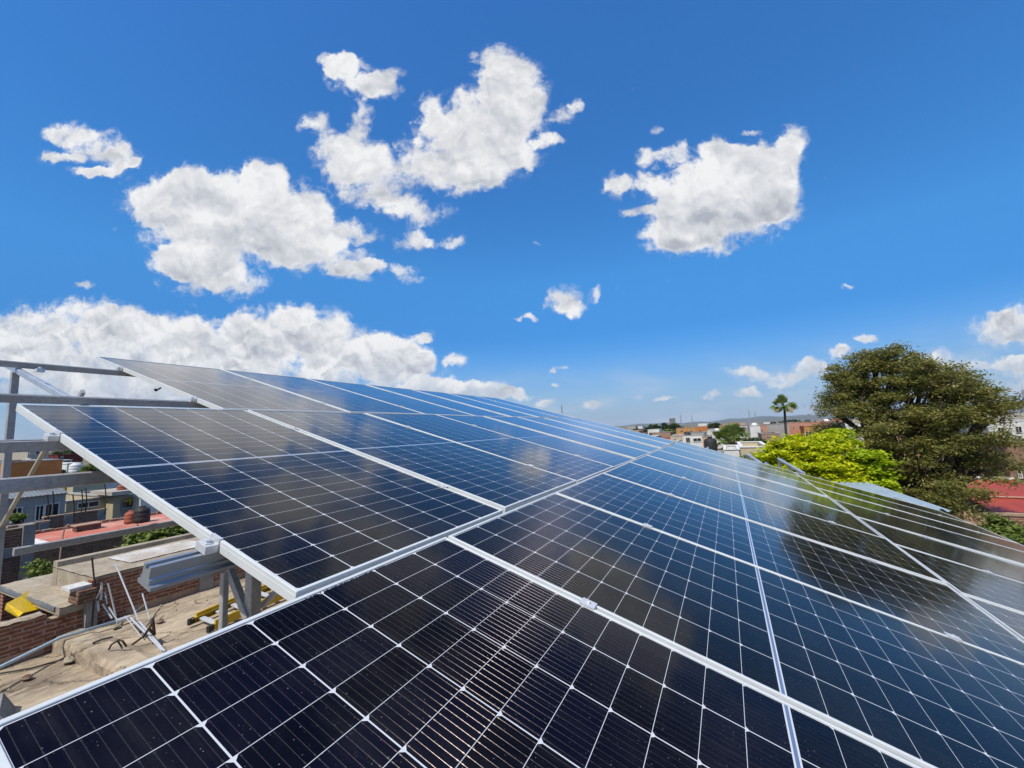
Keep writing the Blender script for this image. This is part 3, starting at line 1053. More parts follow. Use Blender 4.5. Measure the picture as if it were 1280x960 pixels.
def lobe_px(px, py, rpx, rpy, r, depth=1.0, dr=0.0):
    c = at_r(px, py, r + dr)
    k = (r + dr) / math.hypot(*ray(px, py).xy) / F
    dz = ray(px, py).dot(FWD)
    s = (r + dr) / math.hypot(ray(px, py).x, ray(px, py).y) * dz / F
    return (c.x, c.y, c.z, rpx * s, rpx * s * depth, rpy * s)


TR = 20.0
big = [lobe_px(*a) for a in (
    (1050, 494, 22, 20, TR), (1046, 474, 15, 12, TR), (1075, 456, 24, 18, TR), (1180, 464, 28, 18, TR, 1, .5), (1208, 484, 26, 20, TR), (1100, 490, 40, 28, TR), (1068, 484, 30, 26, TR), (1095, 450, 30, 22, TR), (1120, 446, 24, 16, TR), (1150, 460, 28, 18, TR), (1125, 470, 42, 30, TR, 1, .8), (1050, 515, 24, 20, TR), (1085, 515, 40, 26, TR, 1, -.6),
    (1150, 482, 34, 26, TR), (1182, 480, 26, 22, TR), (1135, 520, 52, 34, TR), (1185, 520, 40, 34, TR), (1215, 510, 26, 26, TR), (1232, 500, 18, 16, TR), (1256, 505, 16, 12, TR, 1, 1),
    (1100, 555, 44, 30, TR), (1150, 570, 56, 40, TR, 1, -.8), (1205, 560, 46, 40, TR), (1225, 580, 32, 34, TR), (1140, 610, 50, 34, TR, 1, -.5), (1190, 610, 50, 38, TR, 1, -.9), (1185, 640, 44, 26, TR),
    (1040, 540, 18, 12, TR))]
bt = at_r(1150, 560, TR)
tree('feathery_tree', 'big olive-brown feathery tree towering over the right end of the array', (bt.x, bt.y, 0), big, M['leaf_olive'], 1750, 54, .155, .042, .38, .32, updir=.5, aspect=2.6, shell=.3, sub=.62)
YR = 17.0
yel = [lobe_px(*a) for a in (
    (952, 576, 9, 5, YR), (962, 569, 11, 7, YR), (973, 561, 11, 8, YR, 1, .4), (986, 556, 12, 7, YR), (996, 551, 10, 7, YR, 1, .5), (1008, 553, 11, 7, YR), (1020, 549, 12, 8, YR, 1, .6), (1034, 552, 11, 8, YR), (1043, 562, 13, 9, YR, 1, -.3),
    (978, 574, 18, 9, YR, 1, -.4), (1000, 568, 18, 10, YR), (1022, 566, 18, 10, YR, 1, -.3), (1040, 578, 18, 9, YR, 1, -.6), (1056, 590, 17, 8, YR, 1, -.7), (1074, 603, 14, 6, YR, 1, -.8), (968, 584, 18, 7, YR, 1, -.5), (992, 586, 24, 9, YR, 1, -.7), (1018, 586, 24, 10, YR, 1, -.8),
    (1040, 598, 26, 9, YR, 1, -.9), (1005, 602, 44, 10, YR, 1, -.6), (1064, 610, 24, 7, YR, 1, -.9))]
def ytint(C_, T_):
    return T_
yt = at_r(1010, 590, YR)
tree('golden_tree', 'bright yellow-green tree with small leaves in front of the big dark tree', (yt.x, yt.y, 0), yel, M['leaf_gold'], 1900, 15, .105, .085, .10, .45, updir=.8, aspect=1.8, shell=.35, sub=.75)
grn = [lobe_px(*a) for a in ((1048, 543, 13, 6, YR + 1.2), (1062, 552, 11, 6, YR + 1), (1076, 568, 11, 6, YR - .4), (1092, 571, 11, 6, YR - .6), (1102, 579, 8, 5, YR - .6), (1088, 585, 13, 6, YR - .6), (1104, 594, 8, 5, YR - .6), (1096, 604, 13, 5, YR - .7), (1110, 612, 7, 4, YR - .7), (1068, 578, 12, 7, YR - .2))]
gt = at_r(1085, 590, YR + .6)
tree('leafy_tree', 'lime green young tree squeezed between the yellow tree and the big dark tree', (gt.x, gt.y, 0), grn, M['leaf_green'], 520, 14, .10, .085, .07, .5, updir=.9, sub=.75)


def palm(name, label, base, ztop, r, nfr=34, trunk_r=.16, leaf_l=None, skirt=True, grp=None):
    root = empty(name, base, label, 'palm tree', grp)
    top = V3((base[0], base[1], ztop))
    t_ = MB()
    t_.tube([V3(base).lerp(top, i / 8) + V3((.05 * math.sin(i), 0, 0)) for i in range(9)], [trunk_r * (1.25 - .35 * i / 8) for i in range(9)], 9)
    t_.build('trunk', M['bark'], root, base, smooth=True)
    Q, T = [], []
    for k in range(nfr):
        az = random.uniform(0, 6.283)
        e = random.uniform(-.95, 1.5)
        stem = r * random.uniform(.30, .56)
        d = V3((math.cos(az) * math.cos(e), math.sin(az) * math.cos(e), math.sin(e)))
        c = top + d * stem
        side = V3((-math.sin(az), math.cos(az), 0))
        side = Matrix.Rotation(random.uniform(-1.0, 1.0), 3, d) @ side
        nrm = d.cross(side)
        ss_ = .012 * r + .01
        Q.append([top - side * ss_, top + side * ss_, c + side * ss_, c - side * ss_])
        T.append(.3)
        nf = 15
        tn = random.random() * .75 if e > -.4 else .85 + .15 * random.random()
        for j in range(nf):
            a = -1.35 + 2.7 * j / (nf - 1)
            fd_ = (d * math.cos(a) + side * math.sin(a))
            ln = r * .46 * (1 - .22 * abs(a)) * random.uniform(.85, 1.1)
            tip = c + fd_ * ln + V3((0, 0, -.10 * ln)) + nrm * random.uniform(-.1, .1) * ln
            midp = c + fd_ * ln * .55 + V3((0, 0, -.02 * ln))
            wv = fd_.cross(nrm).normalized() * (.024 * r)
            Q.append([c, midp - wv, tip, midp + wv])
            T.append(min(1, tn + random.uniform(-.1, .1)))
    quads_mesh('crown', np.array([[list(v) for v in q] for q in Q]), M['leaf_palm'], np.clip(np.array(T), 0, 1), root, base)
    return root


pp = at_y(980, 512, 58)
tp = at_y(977, 507, 58)
palm('tall_palm', 'tall slender fan palm standing alone above the far rooftops', (pp.x, pp.y, 0), tp.z, 1.6, 46, .13)
for i, (px, py, Y, rr, lab) in enumerate(((908, 549, 50, 1.9, 'bushy fan palm just left of the far dark hedge tree'), (918, 545, 54, 1.8, 'taller of two bushy fan palms crowded together behind the white roof'))):
    c = at_y(px, py, Y)
    palm('fan_palm', lab, (c.x, c.y, 0), c.z, rr, 44, .2, grp='bushy palms behind the white roof')


def far_tree(label, px, py, wpx, hpx, r, mat='leaf_dark', group='dark trees far off among the houses', name='round_tree', n=260):
    lb = [lobe_px(px, py, wpx * .62, hpx * .6, r), lobe_px(px - wpx * .45, py + hpx * .25, wpx * .5, hpx * .5, r), lobe_px(px + wpx * .45, py + hpx * .2, wpx * .5, hpx * .5, r), lobe_px(px, py + hpx * .5, wpx * .8, hpx * .5, r)]
    c = at_r(px, py, r)
    s = lb[0][3] / (wpx * .62)
    return tree(name, label, (c.x, c.y, 0), lb, M[mat], n, 9, 1.6 * s, 1.7 * s, .3, .4, group=group, aspect=1.5)


for (lab, px, py, w, h, r, mt_) in (
    ('low round dark tree left of the far grey tower', 818, 535, 13, 7, 190, 'leaf_dark'),
    ('small dark shrub-like tree beside the far white house', 797, 539, 8, 4, 200, 'leaf_dark'),
    ('pointed dark tree just left of the far grey tower', 831, 534, 6, 8, 210, 'leaf_dark'),
    ('round dark tree hiding the foot of the far grey tower', 844, 534, 7, 8, 205, 'leaf_dark'),
    ('light green bush tree in front of the far grey tower', 837, 540, 10, 4, 180, 'leaf_bush'),
    ('wide dark tree above the orange roofs', 894, 532, 9, 5, 230, 'leaf_dark'),
    ('dark hedge-like tree right of the bushy palms', 942, 552, 22, 8, 46, 'leaf_dark'),
    ('flat dark tree behind the tall palm trunk', 990, 528, 14, 4, 200, 'leaf_dark'),
    ('dark low shrub tree at the near side of the white roof', 935, 573, 18, 5, 24, 'leaf_bush'),
):
    far_tree(lab, px, py, w, h, r, mt_)

# ------------------------------------------------------------------ houses
def wincut(root, face, pos, u0, u1, z0, z1, ref, frame='white', pane=True):
    """window or door as a frame with a dark pane; face 'y' looks to -Y at y=pos, face 'x' looks to +X at x=pos"""
    t = max(.04, .06 * (u1 - u0))
    fr = MB()
    s = -1 if face == 'y' else 1
    def bx(mb, a, b_, c, d, p0, p1):
        lo, hi = min(pos + s * p0, pos + s * p1), max(pos + s * p0, pos + s * p1)
        if face == 'y':
            mb.box(a, lo, c, b_, hi, d)
        else:
            mb.box(lo, a, c, hi, b_, d)
    bx(fr, u0, u1, z1 - t, z1, .003, .06)
    bx(fr, u0, u1, z0, z0 + t, .003, .09)
    bx(fr, u0, u0 + t, z0 + t, z1 - t, .003, .06)
    bx(fr, u1 - t, u1, z0 + t, z1 - t, .003, .06)
    um = (u0 + u1) / 2
    bx(fr, um - t * .35, um + t * .35, z0 + t, z1 - t, .021, .045)
    f = fr.build('window', PAINT[frame], root, ref)
    p_ = MB()
    bx(p_, u0 + t, u1 - t, z0 + t, z1 - t, .004, .02)
    p_.build('pane', M['glassdark'], f, ref)


def block(name, label, x0, x1, y0, y1, ztop, wall, wins=(), face='y', roofm='roofgrey', group=None, cat='house', par=.35, extra=None, z0=0.0):
    ref = ((x0 + x1) / 2, (y0 + y1) / 2, z0)
    root = empty(name, ref, label, cat, group)
    w = MB()
    t = min(.18, .1 * (x1 - x0))
    zr_ = ztop - par
    # four walls as a ring, plus the roof deck inside the parapet
    w.box(x0, y0, z0, x1, y0 + t, ztop)
    w.box(x0, y1 - t, z0, x1, y1, ztop)
    w.box(x0, y0 + t, z0, x0 + t, y1 - t, ztop)
    w.box(x1 - t, y0 + t, z0, x1, y1 - t, ztop)
    wm = wall if not isinstance(wall, str) else PAINT[wall]
    w.build('wall', wm, root, ref)
    MB().box(x0 + t, y0 + t, zr_ - .15, x1 - t, y1 - t, zr_).build('roof', PAINT[roofm], root, ref)
    c = MB()
    e = .05
    c.box(x0 - e, y0 - e, ztop + .002, x1 + e, y0 + t + e, ztop + .07)
    c.box(x0 - e, y1 - t - e, ztop + .002, x1 + e, y1 + e, ztop + .07)
    c.box(x0 - e, y0 + t + e, ztop + .002, x0 + t + e, y1 - t - e, ztop + .07)
    c.box(x1 - t - e, y0 + t + e, ztop + .002, x1 + e, y1 - t - e, ztop + .07)
    c.build('parapet_coping', PAINT[roofm], root, ref)
    for (u0, u1, za, zb) in wins:
        wincut(root, face, y0 if face == 'y' else x1, u0, u1, za, zb, ref)
    return root


def house_r(name, label, px0, px1, pyt, Y, wall, wins=(), depth=9, roofm='roofgrey', group='houses of the far town', cat='house'):
    """a house whose -Y face is seen at distance Y between two picture columns; wins in picture pixels"""
    a, b_ = at_y(px0, pyt, Y), at_y(px1, pyt, Y)
    z = max(a.z, b_.z, 2.6)
    W = []
    for (u0, u1, v0, v1) in wins:
        p_, q_ = at_y(u0, v0, Y), at_y(u1, v1, Y)
        W.append((p_.x, q_.x, q_.z, p_.z))
    return block(name, label, a.x, b_.x, Y, Y + depth, z, wall, W, 'y', roofm, group, cat)


H = house_r
H('far_house', 'small white house at the far left end of the skyline town', 792, 803, 533, 250, 'white', [(795, 797, 536, 538)])
H('ochre_house', 'long low ochre house right of the far grey tower', 845, 872, 535.5, 150, 'ochre', [(850, 854, 538, 540), (862, 866, 538, 540)])
H('ochre_house', 'taller square orange block at the right end of the ochre house', 870, 884, 533.5, 140, 'orange', [(874, 877, 537, 540)])
H('modern_house', 'white flat-roofed house with deep dark openings in mid town', 853, 878, 544.5, 70, 'white', [(857, 863, 547, 553), (866, 877, 547.5, 552)], 8)
H('peach_wall_house', 'narrow peach house wall beside a dark water tank', 877.5, 887.5, 546, 50, 'peach', [], 5)
H('white_house', 'white house with a dark long window under its roof left of the bushy palms', 884, 908, 538.5, 110, 'white', [(893, 906, 543, 546)], 8, 'roofwhite')
H('orange_house', 'orange house at the skyline above the bushy palms', 899, 920, 532.5, 200, 'orange', [(903, 906, 535, 537), (911, 914, 535, 537)])
H('small_white_house', 'tiny white gabled-looking box on the skyline left of the antennas', 920, 926, 528, 240, 'white', [])
H('tan_house', 'pale tan house behind the bushy palms', 918, 938, 535.5, 120, 'tan', [(929, 932, 538, 541)])
H('white_shop_house', 'white house front with one blue-grey window left of the pink wall', 937, 950, 532.5, 88, 'white', [(948, 949.5, 535, 541)])
H('pink_house', 'narrow salmon pink house with a dark doorway under the antennas', 949.5, 958.5, 531.5, 90, 'pink', [(951, 954, 536, 541)])
H('grey_house', 'blank grey-beige house wall crossed by the tall palm trunk', 958.5, 986, 530.5, 92, 'grey', [(971, 972, 533, 538)])
H('pink_house', 'long salmon pink house with two small dark windows right of the palm', 985, 1043, 528.5, 95, 'pink', [(990.5, 993.5, 532, 535), (998.5, 1001.5, 531.5, 534.5), (1008, 1009, 531, 538)], 10)
H('brick_house', 'low brown house at the foot of the tall palm', 952, 975, 542.5, 75, 'brown', [(958, 963, 544, 546)])
H('white_roof_house', 'near cream house with a bright white flat roof behind the yellow tree', 925, 962, 559.5, 35, 'cream', [], 9, 'roofwhite')
H('white_annex', 'small bright white annex at the left of the white roof', 905, 924, 562.5, 33, 'white', [], 6, 'roofwhite')
H('tan_house', 'small tan house just under the ochre house', 838, 856, 545.5, 95, 'tan', [(842, 845, 548, 550)])
H('tan_house', 'rough brown house at the array edge below the far trees', 815, 838, 541, 130, 'brown', [(820, 823, 543.5, 545)])
H('white_shed', 'small white shed between the far trees and the ochre house', 826, 832, 540.5, 140, 'white', [])
H('cream_house', 'cream house peeping out below the orange block', 878, 893, 540.5, 125, 'cream', [(881, 884, 543, 545)])
H('white_house', 'white house glimpsed through the left side of the big tree', 1056, 1108, 529, 70, 'white', [(1066, 1072, 534, 540), (1085, 1091, 533, 539)], 9)
H('pink_house', 'salmon house glimpsed through the middle of the big tree', 1108, 1156, 545, 48, 'pink', [(1120, 1126, 550, 556), (1138, 1144, 549, 555)], 7)
H('white_house', 'white house with a roof rail to the right of the big tree', 1234, 1330, 528, 62, 'white', [(1246, 1256, 534, 541), (1268, 1278, 533, 541)], 10, 'roofwhite')
H('brick_house', 'unplastered brick and grey house at the right edge above the red roof', 1256, 1330, 553, 40, M['brickfar'], [(1270, 1278, 583, 598)], 8)
H('grey_house', 'low grey house with a white band roof far right behind the tree', 1225, 1300, 519, 120, 'beige', [(1250, 1256, 523, 526)], 9, 'roofwhite')

# grey tower with open floors
ta, tb2 = at_y(836, 523, 260), at_y(843.5, 523, 260)
tw = empty('concrete_tower', (ta.x, 260, 0), 'grey concrete tower with open top floors on the far skyline', 'tower')
t_ = MB()
W_ = tb2.x - ta.x
for i in range(8):
    zz_ = ta.z * (i + 1) / 8
    t_.box(ta.x, 260, zz_ - .35, tb2.x, 260 + W_, zz_)
t_.build('floor_slab', M['greyconc'], tw, (ta.x, 260, 0))
t_ = MB()
for i in range(4):
    for j in (0, 1):
        xx = ta.x + .2 + (W_ - .9) * i / 3
        t_.box(xx, 260.1 + j * (W_ - .8), 0, xx + .5, 260.6 + j * (W_ - .8), ta.z - .36)
t_.build('column', M['greyconc'], tw, (ta.x, 260, 0))
MB().box(ta.x + .6, 261, 0, tb2.x - .6, 260 + W_ - 1, ta.z - .4).build('core_wall', PAINT['bluegrey'], tw, (ta.x, 260, 0))

# antenna masts
for (px, py0, py1, lab) in ((850.5, 519, 536, 'thin dark mast just right of the far grey tower'), (864.5, 521, 536, 'shorter thin mast further right of the far grey tower'),
                            (936, 513, 534, 'left of the two tall masts near the tall palm'), (943.5, 516, 534, 'right of the two tall masts near the tall palm'),
                            (702, 507, 522, 'lone thin mast behind the crest of the array'), (1278, 487, 515, 'thin mast at the right edge beyond the big tree')):
    Y = 300
    a = at_y(px, py0, Y)
    mt_ = MB()
    w0 = .45
    for (sx, sy) in ((-1, -1), (1, -1), (1, 1), (-1, 1)):
        mt_.bar((a.x + sx * w0, Y + sy * w0, 0), (a.x + sx * .25, Y + sy * .25, a.z), .16, .16)
    nb = 14
    for i in range(nb):
        z0_, z1_ = a.z * i / nb, a.z * (i + 1) / nb
        s = 1 if i % 2 else -1
        mt_.bar((a.x - s * .42, Y - .42, z0_), (a.x + s * .42, Y - .42, z1_), .12, .12)
    root = empty('antenna_mast', (a.x, Y, 0), lab, 'mast', 'thin masts on the skyline')
    mt_.build('lattice', M['steelgrey'], root, (a.x, Y, 0))
    MB().tube([(a.x, Y, a.z), (a.x, Y, a.z + 2.2)], .07, 5).build('aerial', M['steelgrey'], root, (a.x, Y, 0))

# dark water tank in the middle town
a = at_y(888, 555, 48)
root = empty('water_tank', (a.x, a.y, a.z - .7), 'dark round water tank beside the narrow peach wall in the far town', 'water tank')
MB().lathe([(.58, 0), (.62, .1), (.62, 1.0), (.5, 1.2), (.2, 1.32)], (a.x, a.y, a.z - .7), 14).build('tank', M['black'], root, (a.x, a.y, a.z - .7), True)
MB().lathe([(.22, 0), (.22, .1), (.18, .12)], (a.x, a.y, a.z - .7 + 1.322), 12).build('lid', M['black'], root, (a.x, a.y, a.z - .7))
a0 = at_y(888, 560, 48)
block('tank_house', 'low tan house carrying the dark water tank in the far town', a.x - 1.2, a.x + 2.6, 46.5, 52, a.z - .72, 'tan', [], par=.0, roofm='roofgrey', group='houses of the far town')

for (px, py, Y, mt_, lab) in ((858, 543, 72, 'black', 'small black tank on the white house with dark openings'), (896, 537, 112, 'roofwhite', 'small white tank on the white house left of the bushy palms'),
                              (1012, 527, 97, 'black', 'black tank on the long salmon house roof'), (1036, 526, 97, 'roofwhite', 'pale tank at the right end of the long salmon house roof'), (968, 529, 95, 'black', 'dark tank on the blank grey-beige house'),
                              (944, 531, 91, 'roofwhite', 'white tank over the white house front under the antennas'), (852, 534, 152, 'black', 'dark speck of a tank on the ochre house')):
    a = at_y(px, py + 2, Y)
    root = empty('roof_tank', (a.x, a.y + 2, a.z - .5), lab, 'water tank', 'water tanks on far roofs')
    MB().lathe([(.5, 0), (.55, .1), (.55, .9), (.3, 1.15)], (a.x, a.y + 2, a.z - .5), 12).build('tank', M[mt_] if mt_ in M else PAINT[mt_], root, (a.x, a.y + 2, a.z - .5), True)
# further houses of the far town: hand-scattered boxes of differing colour
cols = ['white', 'tan', 'peach', 'cream', 'white', 'pink', 'ochre', 'beige', 'grey']
word = {'white': 'white', 'tan': 'tan', 'peach': 'peach', 'cream': 'cream', 'grey': 'grey', 'pink': 'salmon', 'ochre': 'ochre', 'beige': 'beige', 'brown': 'brown'}
rr = random.Random(21)
seen = {}
spots = []
for i in range(110):
    px = rr.uniform(782, 1060) if i < 92 else rr.uniform(1060, 1290)
    Y = rr.uniform(85, 400) if i % 3 else rr.uniform(85, 190)
    spots.append((px, Y))
spots.sort()
marks = [(806, 'the far round tree'), (826, 'the pointed dark tree'), (846, 'the grey tower'), (862, 'the short mast'), (880, 'the orange block'), (905, 'the wide dark tree'), (930, 'the bushy palms'), (950, 'the twin masts'), (985, 'the tall palm'), (1022, 'the long pink house'), (1060, 'the big tree left edge'), (1300, 'the big tree')]
for (px, Y) in spots:
    wpx = rr.uniform(9, 20) * 130 / Y + 3
    c = cols[rr.randrange(len(cols))]
    zt = rr.uniform(2.8, 5.2) if Y < 200 else rr.uniform(3.6, 6.3)
    a = at_y(px, 530, Y)
    s = (at_y(px + 1, 530, Y) - a).length
    x0, x1 = a.x - wpx * s / 2, a.x + wpx * s / 2
    near = next(t for m_, t in marks if px < m_)
    size = 'small' if wpx < 12 else 'wide'
    dist = 'middle-distance' if Y < 200 else 'far' if Y < 310 else 'very far'
    lab = '%s %s flat-roofed house, %s, near %s' % (size, word[c], dist, near)
    seen[lab] = seen.get(lab, 0) + 1
    if seen[lab] > 1:
        lab = '%s %s box house, %s, %s one right by %s' % (size, word[c], dist, ORD[seen[lab] - 1], near)
    W = []
    if rr.random() < .7:
        n_ = rr.choice((1, 2, 3))
        for j in range(n_):
            u = x0 + (x1 - x0) * (j + .5) / n_
            W.append((u - .55, u + .55, zt - 1.9, zt - .9))
    block('town_house', lab, x0, x1, Y, Y + rr.uniform(6, 10), zt, c, W, 'y', rr.choice(('roofgrey', 'roofwhite', 'terracotta')), 'houses of the far town')

# ------------------------------------------------------------------ right side: zinc sheets, red roof, walls
def corrugated(mb, p00, p10, p11, p01, n, amp, th=.004):
    """corrugated sheet between two edges p00-p01 and p10-p11"""
    p00, p10, p11, p01 = map(V3, (p00, p10, p11, p01))
    nr = (p10 - p00).cross(p01 - p00).normalized()
    if nr.z < 0:
        nr = -nr
    vs, fs = [], []
    m_ = n * 6
    for i in range(m_ + 1):
        t = i / m_
        h = amp * math.sin(2 * math.pi * t * n)
        for q in (p00.lerp(p10, t), p01.lerp(p11, t)):
            vs.append(q + nr * h)
            vs.append(q + nr * (h - th))
    for i in range(m_):
        o = i * 4
        fs += [(o, o + 4, o + 6, o + 2), (o + 1, o + 3, o + 7, o + 5), (o, o + 1, o + 5, o + 4), (o + 2, o + 6, o + 7, o + 3)]
    mb.add(vs, fs)


zs_ = 4.62
a, b2, c2, d2_ = at_z(1036, 603, zs_), at_z(1086, 600.5, zs_), at_z(1168, 638, zs_), at_z(1086, 640, zs_)
sh_ = MB()
corrugated(sh_, (a.x - .3, 14.6, zs_), (b2.x - .1, 14.6, zs_), (c2.x + .25, 10.75, zs_), (a.x - .3, 10.75, zs_), 9, .03)
o = tag(sh_.build('zinc_sheet_roof', M['zinc'], loc=(3, 12, 4.6)), 'pale blue corrugated metal roof sheets just beyond the far edge of the array', 'metal roof')
aw = block('rear_shed', 'small grey shed under the pale corrugated sheets behind the array', a.x - .2, c2.x - .1, 11.2, 14.4, zs_ - .1, 'greyconc' if False else 'grey', [], par=0, cat='shed')

# red metal roof house
RY = 22.0
q1, q2 = at_y(1228, 598, RY + 5), at_y(1330, 610, RY + 5)
rz1 = at_y(1255, 600, RY + 4).z
rz0 = at_y(1255, 638, RY).z
xa_, xb_ = at_y(1231, 610, RY).x, at_y(1360, 620, RY).x
root = empty('red_roof_shed', ((xa_ + xb_) / 2, RY + 2, 0), 'low shed with a sloping red sheet-metal roof at the right edge', 'shed')
rf = MB()
corrugated(rf, (xa_, RY - .3, rz0), (xa_, RY + 4.2, rz1), (xb_, RY + 4.2, rz1), (xb_, RY - .3, rz0), 1, .0, .05)
ro = rf.build('roof', M['redmetal'], root, ((xa_ + xb_) / 2, RY + 2, rz0))
MB().bar((xa_, RY + 4.2, rz1 + .05), (xb_, RY + 4.2, rz1 + .05), .25, .10).build('ridge_cap', PAINT['roofwhite'], root, ((xa_ + xb_) / 2, RY + 2, rz0))
for k in range(5):
    xx = xa_ + (xb_ - xa_) * (k + .3) / 5
MB().bar((xa_, RY + 1.4, rz0 + (rz1 - rz0) * .38 + .045), (xb_, RY + 1.4, rz0 + (rz1 - rz0) * .38 + .045), .12, .03).build('lap_strip', PAINT['peach'], root, ((xa_ + xb_) / 2, RY + 2, rz0))
MB().box(xa_ + .2, RY, 0, xb_, RY + 3.9, rz0 - .06).build('wall', M['brickdark'], root, ((xa_ + xb_) / 2, RY + 2, 0))
# brown brick garden wall and ivy in front of it
wy = 18.5
w0, w1 = at_y(1243, 640, wy), at_y(1340, 640, wy)
gw = empty('garden_wall', (w0.x, wy, 0), 'worn brown brick wall below the red metal roof', 'wall')
zt = at_y(1260, 645, wy).z
MB().box(w0.x - .6, wy, 0, w1.x, wy + .2, zt).build('brickwork', M['brickfar'], gw, (w0.x, wy, 0))
MB().box(w0.x - .65, wy - .03, zt + .002, w1.x, wy + .23, zt + .07).build('coping', M['ledge'], gw, (w0.x, wy, 0))
mound = MB()
mc = at_y(1235, 645, 17.0)
mv, mf = [], []
for j in range(7):
    for i in range(14):
        a_ = 2 * math.pi * i / 14
        r_k = 1.5 * math.cos(j / 6 * math.pi / 2)
        mv.append((mc.x - .4 + r_k * math.cos(a_) * random.uniform(.85, 1.15), 17.3 + r_k * .6 * math.sin(a_) * random.uniform(.85, 1.15), mc.z * (0 if j == 0 else math.sin(j / 6 * math.pi / 2)) * random.uniform(.95, 1.03)))
for j in range(6):
    for i in range(14):
        mf.append((j * 14 + i, j * 14 + (i + 1) % 14, j * 14 + 14 + (i + 1) % 14, j * 14 + 14 + i))
tag(mound.add(mv, mf).build('earth_heap', PAINT['brown'], loc=(mc.x, 17.3, 0)), 'heap of brown earth and rubble beside the ivy near the red roof', 'rubble heap')
iv = [lobe_px(*a) for a in ((1262, 672, 28, 10, 16.5), (1240, 668, 14, 8, 16.5), (1247, 655, 7, 10, 16.8), (1287, 670, 24, 11, 16.5), (1235, 680, 24, 8, 16.0), (1275, 684, 28, 8, 15.5))]
ib = at_r(1262, 665, 16.5)
tree('ivy_bush', 'sunlit light green creeper bush right of the array below the red roof', (ib.x, ib.y, 0), iv, M['leaf_bush'], 900, 16, .10, .065, .06, .5, cat='bush', updir=.8)

# ------------------------------------------------------------------ left side: neighbour's house, courtyard, houses
NX = -9.1
nb_ = empty('brick_neighbour_house', (-10.5, 5, 0), 'old red brick house wall with stepped concrete roofs beside the bare roof', 'house')
REF = (-10.5, 5, 0)
w = MB()
w.box(NX - .16, .2, 0, NX, 2.62, 3.985)                        # courtyard wall
w.box(NX - .16, 2.62, 0, NX, 3.10, 3.90)
w.box(NX - .16, 3.10, 0, NX, 9.5, 4.30)
w.box(-11.75, 2.78, 0, -11.6, 9.5, 3.9)
w.box(-11.6, 9.3, 0, NX - .16, 9.5, 3.9)
w.build('wall', M['brick'], nb_, REF)
s_ = MB()
s_.add(*skin(-11.7, NX + .04, 2.74, 3.12, 4.03, 30, 6, .012))
s_.box(-11.7, 2.74, 3.92, NX + .04, 3.12, 4.02)
s_.add(*skin(-11.7, NX - 1.6, 3.12, 9.5, 4.03, 30, 30, .012))
s_.box(-11.7, 3.12, 3.92, NX - 1.6, 9.5, 4.02)
s_.build('lower_roof', M['roofconc2'], nb_, REF)
cp = MB()
cp.add(*skin(NX - .20, NX + .035, .2, 2.60, 3.995, 4, 40, .022))
cp.build('mortar_cap', M['roofconc2'], nb_, REF)
MB().box(-11.7, 2.72, 3.975, NX - .1, 2.737, 4.03).build('eaves_trim', PAINT['bluegrey'], nb_, REF)
s_ = MB()
s_.box(NX - 1.6, 3.12, 4.02, NX - .003, 9.45, 4.34)
s_.add(*skin(NX - 1.6, NX + .02, 3.10, 9.45, 4.352, 16, 40, .014))
s_.build('upper_roof', M['roofconc2'], nb_, REF)
MB().box(NX - 1.6, 3.115, 4.05, NX - 1.42, 9.45, 4.44).build('parapet', M['roofconc2'], nb_, REF)
s_ = MB()
s_.add(*skin(NX - 1.2, NX - .35, 3.7, 5.0, 4.372, 6, 8, .004))
s_.build('white_patch', M['whitewash'], nb_, REF)
s_ = MB()
s_.add(*skin(NX - 1.15, NX - .5, 5.25, 6.4, 4.372, 6, 8, .004))
s_.build('red_patch', M['redroof'], nb_, REF)
# brick piers and ledge at the wall foot
led = MB()
led.prism([(0, 0), (.17, 0), (.15, .05), (.10, .09), (0, .12)], (NX + .004, 9.5, 3.61), (NX + .004, 3.55, 3.61))
led.prism([(0, 0), (.17, 0), (.15, .05), (.10, .09), (0, .12)], (NX + .004, 2.62, 3.45), (NX + .004, -2, 3.45))
led.build('ledge', M['ledge'], nb_, REF)
MB().box(NX + .002, 4.62, 3.62, NX + .04, 4.86, 4.28).build('pier', M['greyconc'], nb_, REF)
MB().box(NX + .002, 3.02, 3.62, NX + .10, 3.16, 4.02).build('pier', M['greyconc'], nb_, REF)

# inner courtyard wall far side with concrete column
cw = empty('courtyard_wall', (-13.5, 2, 0), 'dark brick wall with a pale concrete column behind the yellow sheet', 'wall')
MB().box(-13.7, -3, 0, -13.5, 3.42, 4.75).build('brickwork', M['brickdark'], cw, (-13.5, 2, 0))
MB().box(-13.75, 3.422, 0, -13.44, 3.60, 4.80).build('column', M['greyconc'], cw, (-13.5, 2, 0))
MB().box(-13.49, -3, 4.18, -13.46, 3.40, 4.38).build('concrete_band', M['greyconc'], cw, (-13.5, 2, 0))

